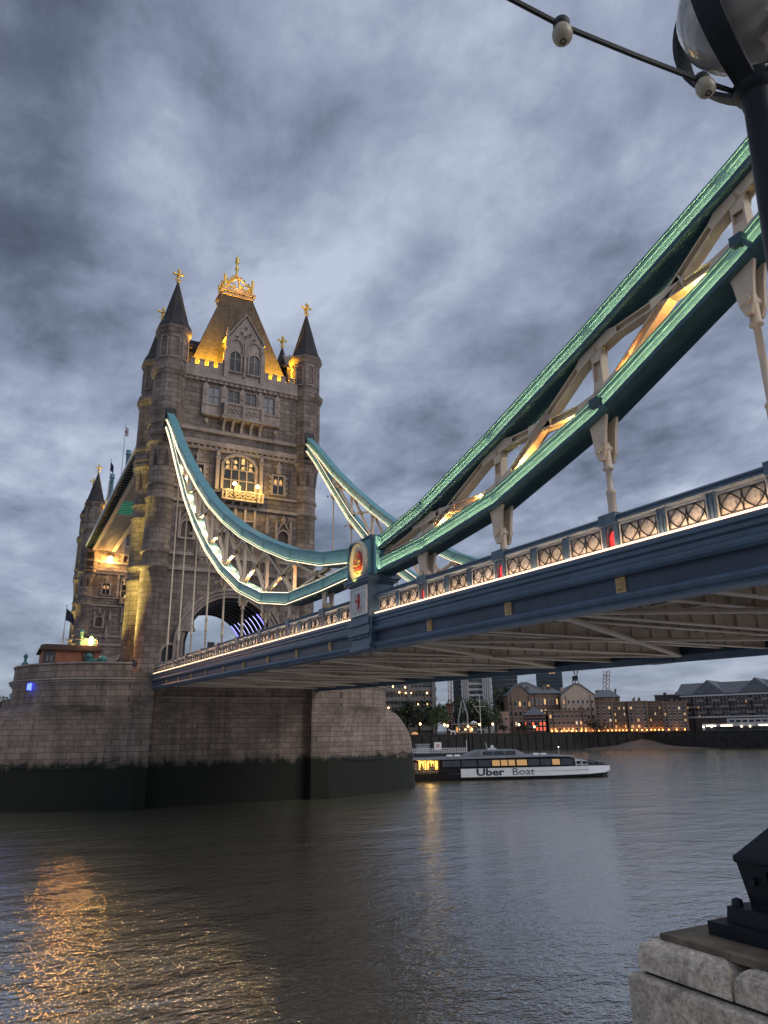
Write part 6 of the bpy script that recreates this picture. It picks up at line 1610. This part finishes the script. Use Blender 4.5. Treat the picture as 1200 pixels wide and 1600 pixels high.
# lamp standard
CXL, CYL = WX-.592, WY-.62
loc = (CXL, CYL, 6.41); root = empty('lamp_standard', 'dark iron lamp standard with a big unlit dirty globe at the right edge', 'lamp standard', loc)
def sq(h, z): return [(CXL-h, CYL-h, z), (CXL+h, CYL-h, z), (CXL+h, CYL+h, z), (CXL-h, CYL+h, z)]
m = MB()
for h0, z0, h1, z1 in ((.47, 6.412, .47, 6.455), (.425, 6.455, .42, 6.505)): m.loft([sq(h0, z0), sq(h1, z1)], uvs=False)
m.lathe([(.02, 0), (.018, .02), (.004, .026)], (CXL+.40, CYL+.39, 6.505), 8); m.build('plinth', M['lamp_iron'], root, loc=loc)
m = MB().loft([sq(.365, 6.505), sq(.365, 6.515), sq(.388, 6.662), sq(.385, 6.672), sq(.16, 6.91), sq(.13, 6.96)], uvs=False); 
for a_ in range(4):
    ca_, sa_ = math.cos(a_*PI/2), math.sin(a_*PI/2)
    def TP(u, v, d): r_ = .367+(v-6.515)*.155+d; return (CXL+r_*ca_-u*sa_, CYL+r_*sa_+u*ca_, v)
    m.sweep([(-.27, 6.55), (-.27, 6.63), (.27, 6.63), (.27, 6.55), (-.27, 6.55)], TP, .018, -.003, .008)
    for u_ in (-.33, .33): m.tube([TP(u_, 6.59, -.004), TP(u_, 6.59, .014)], .014, 8)
m.loft([sq(.389, 6.645), sq(.392, 6.652), sq(.392, 6.664), sq(.388, 6.672)], uvs=False); m.build('pedestal', M['lamp_iron'], root, loc=loc)
m = MB().lathe([(.16, 6.93), (.18, 7.0), (.14, 7.05), (.125, 7.3), (.115, 8.2), (.10, 8.7), (.09, 9.15), (.066, 9.82), (.075, 9.86), (.07, 9.92)], (CXL, CYL, 0), 20); m.build('post', M['lamp_iron'], root, loc=loc)
GZ, GR = 10.43, .285
m = MB().lathe([(.06, -.57), (.095, -.53), (.10, -.48), (.07, -.43), (.03, -.42)], (CXL, CYL, GZ), 20)
m.build('lamp_cup', M['lamp_iron'], root, loc=loc); m = MB().lathe([(.12, .36), (.2, .40), (.1, .52), (.05, .7), (.01, .78)], (CXL, CYL, GZ), 16); m.build('lamp_cap', M['lamp_iron'], root, loc=loc)
m = MB().lathe([(GR*math.cos(a)*(1 if a > 0 else 1), GR*math.sin(a)*1.06) for a in [(-PI/2+.25)+(PI-.5)*k/20 for k in range(21)]], (CXL, CYL, GZ), 32); m.build('globe', M['globe_glass'], root, loc=loc)
view_az = math.atan2(CAM.y-CYL, CAM.x-CXL)
for k in range(4):
    a = view_az-R(24)+k*PI/2; dr_ = Vector((math.cos(a), math.sin(a), 0)); tt = Vector((-math.sin(a), math.cos(a), 0)); rings = []
    for i in range(19):
        q = i/18; th = -PI/2+.10+(PI-.40)*q; rr_ = GR*(1.10+.52*(1-q)**5); wd = .045+.012*math.sin(PI*q)
        c = Vector((CXL, CYL, GZ))+dr_*(rr_*math.cos(th))+Vector((0, 0, rr_*1.14*math.sin(th))); nr = (dr_*math.cos(th)+Vector((0, 0, math.sin(th))))
        rings.append([c-tt*wd-nr*.008, c+tt*wd-nr*.008, c+tt*wd+nr*.016, c-tt*wd+nr*.016])
    m = MB().loft(rings, uvs=False); m.build('strap', M['lamp_iron'], root, loc=loc)
# festoon cable with two unlit bulbs
ca = Vector((CXL, CYL, GZ-.42)); far = CAM+ray(740, -34)*3.05
P0 = CAM+ray(1096, 125)*3.32; P1 = CAM+ray(877, 38)*3.1
pts = [ca, CAM+ray(1150, 143)*3.42, P0, CAM+ray(990, 84)*3.2, P1, far, CAM+ray(500, -150)*2.9]
m = MB()
for off in (Vector((0, 0, 0)), Vector((0, 0, -.012))): m.tube([p+off*(1 if 0 < i < 6 else 0) for i, p in enumerate(pts)], .0085, 6)
cbl = m.build('festoon_cable', M['black_rubber'], None, loc=tuple(ca)); tag(cbl, 'black festoon cable sagging from the lamp standard to the top edge', 'cable')
for i, (P, px, py, dp, lb) in enumerate(((P0, 1096, 127, 3.32, 'ivory festoon bulb hanging next to the lamp standard'), (P1, 877, 48, 3.1, 'ivory festoon bulb hanging in the open sky left of the lamp'))):
    root = empty('festoon_bulb', lb, 'bulb', tuple(P), 'unlit festoon bulbs'); c = P-Vector((0, 0, .0))
    rt = CAM-P; rt.z = 0; rt.normalize()
    ax = (Vector((0, 0, -1))+rt*(.16 if i else .35)).normalized()
    if i == 0: ax = (ax+_r*.18).normalized()
    s1 = ax.orthogonal().normalized(); s2 = ax.cross(s1)
    def rng(m_, prof, mt, nm, **k):
        rr_ = [[c+ax*z+(s1*math.cos(2*PI*j/20)+s2*math.sin(2*PI*j/20))*r_ for j in range(20)] for r_, z in prof]
        m_.loft(rr_, smooth=True); return m_.build(nm, M[mt], root, loc=tuple(P))
    m = MB(); m.tube([P+_r*-.03+Vector((0, 0, .0)), P+_r*-.035+Vector((0, 0, .03))], [.007, .004], 5); m.tube([P+_r*.03, P+_r*.035+Vector((0, 0, .03))], [.007, .004], 5)
    rng(m, [(.02, -.018), (.034, -.012), (.036, .02), (.028, .03)], 'black_rubber', 'holder')
    rng(MB(), [(.012, .018), (.030, .026), (.041, .050), (.0435, .072), (.039, .094), (.028, .110), (.014, .117)], 'bulb_ivory', 'bulb')
    m = MB(); pr = [(.010, .108), (.015, .116), (.012, .121), (.008, .116)]; rng(m, pr, 'black_rubber', 'bulb_tip')
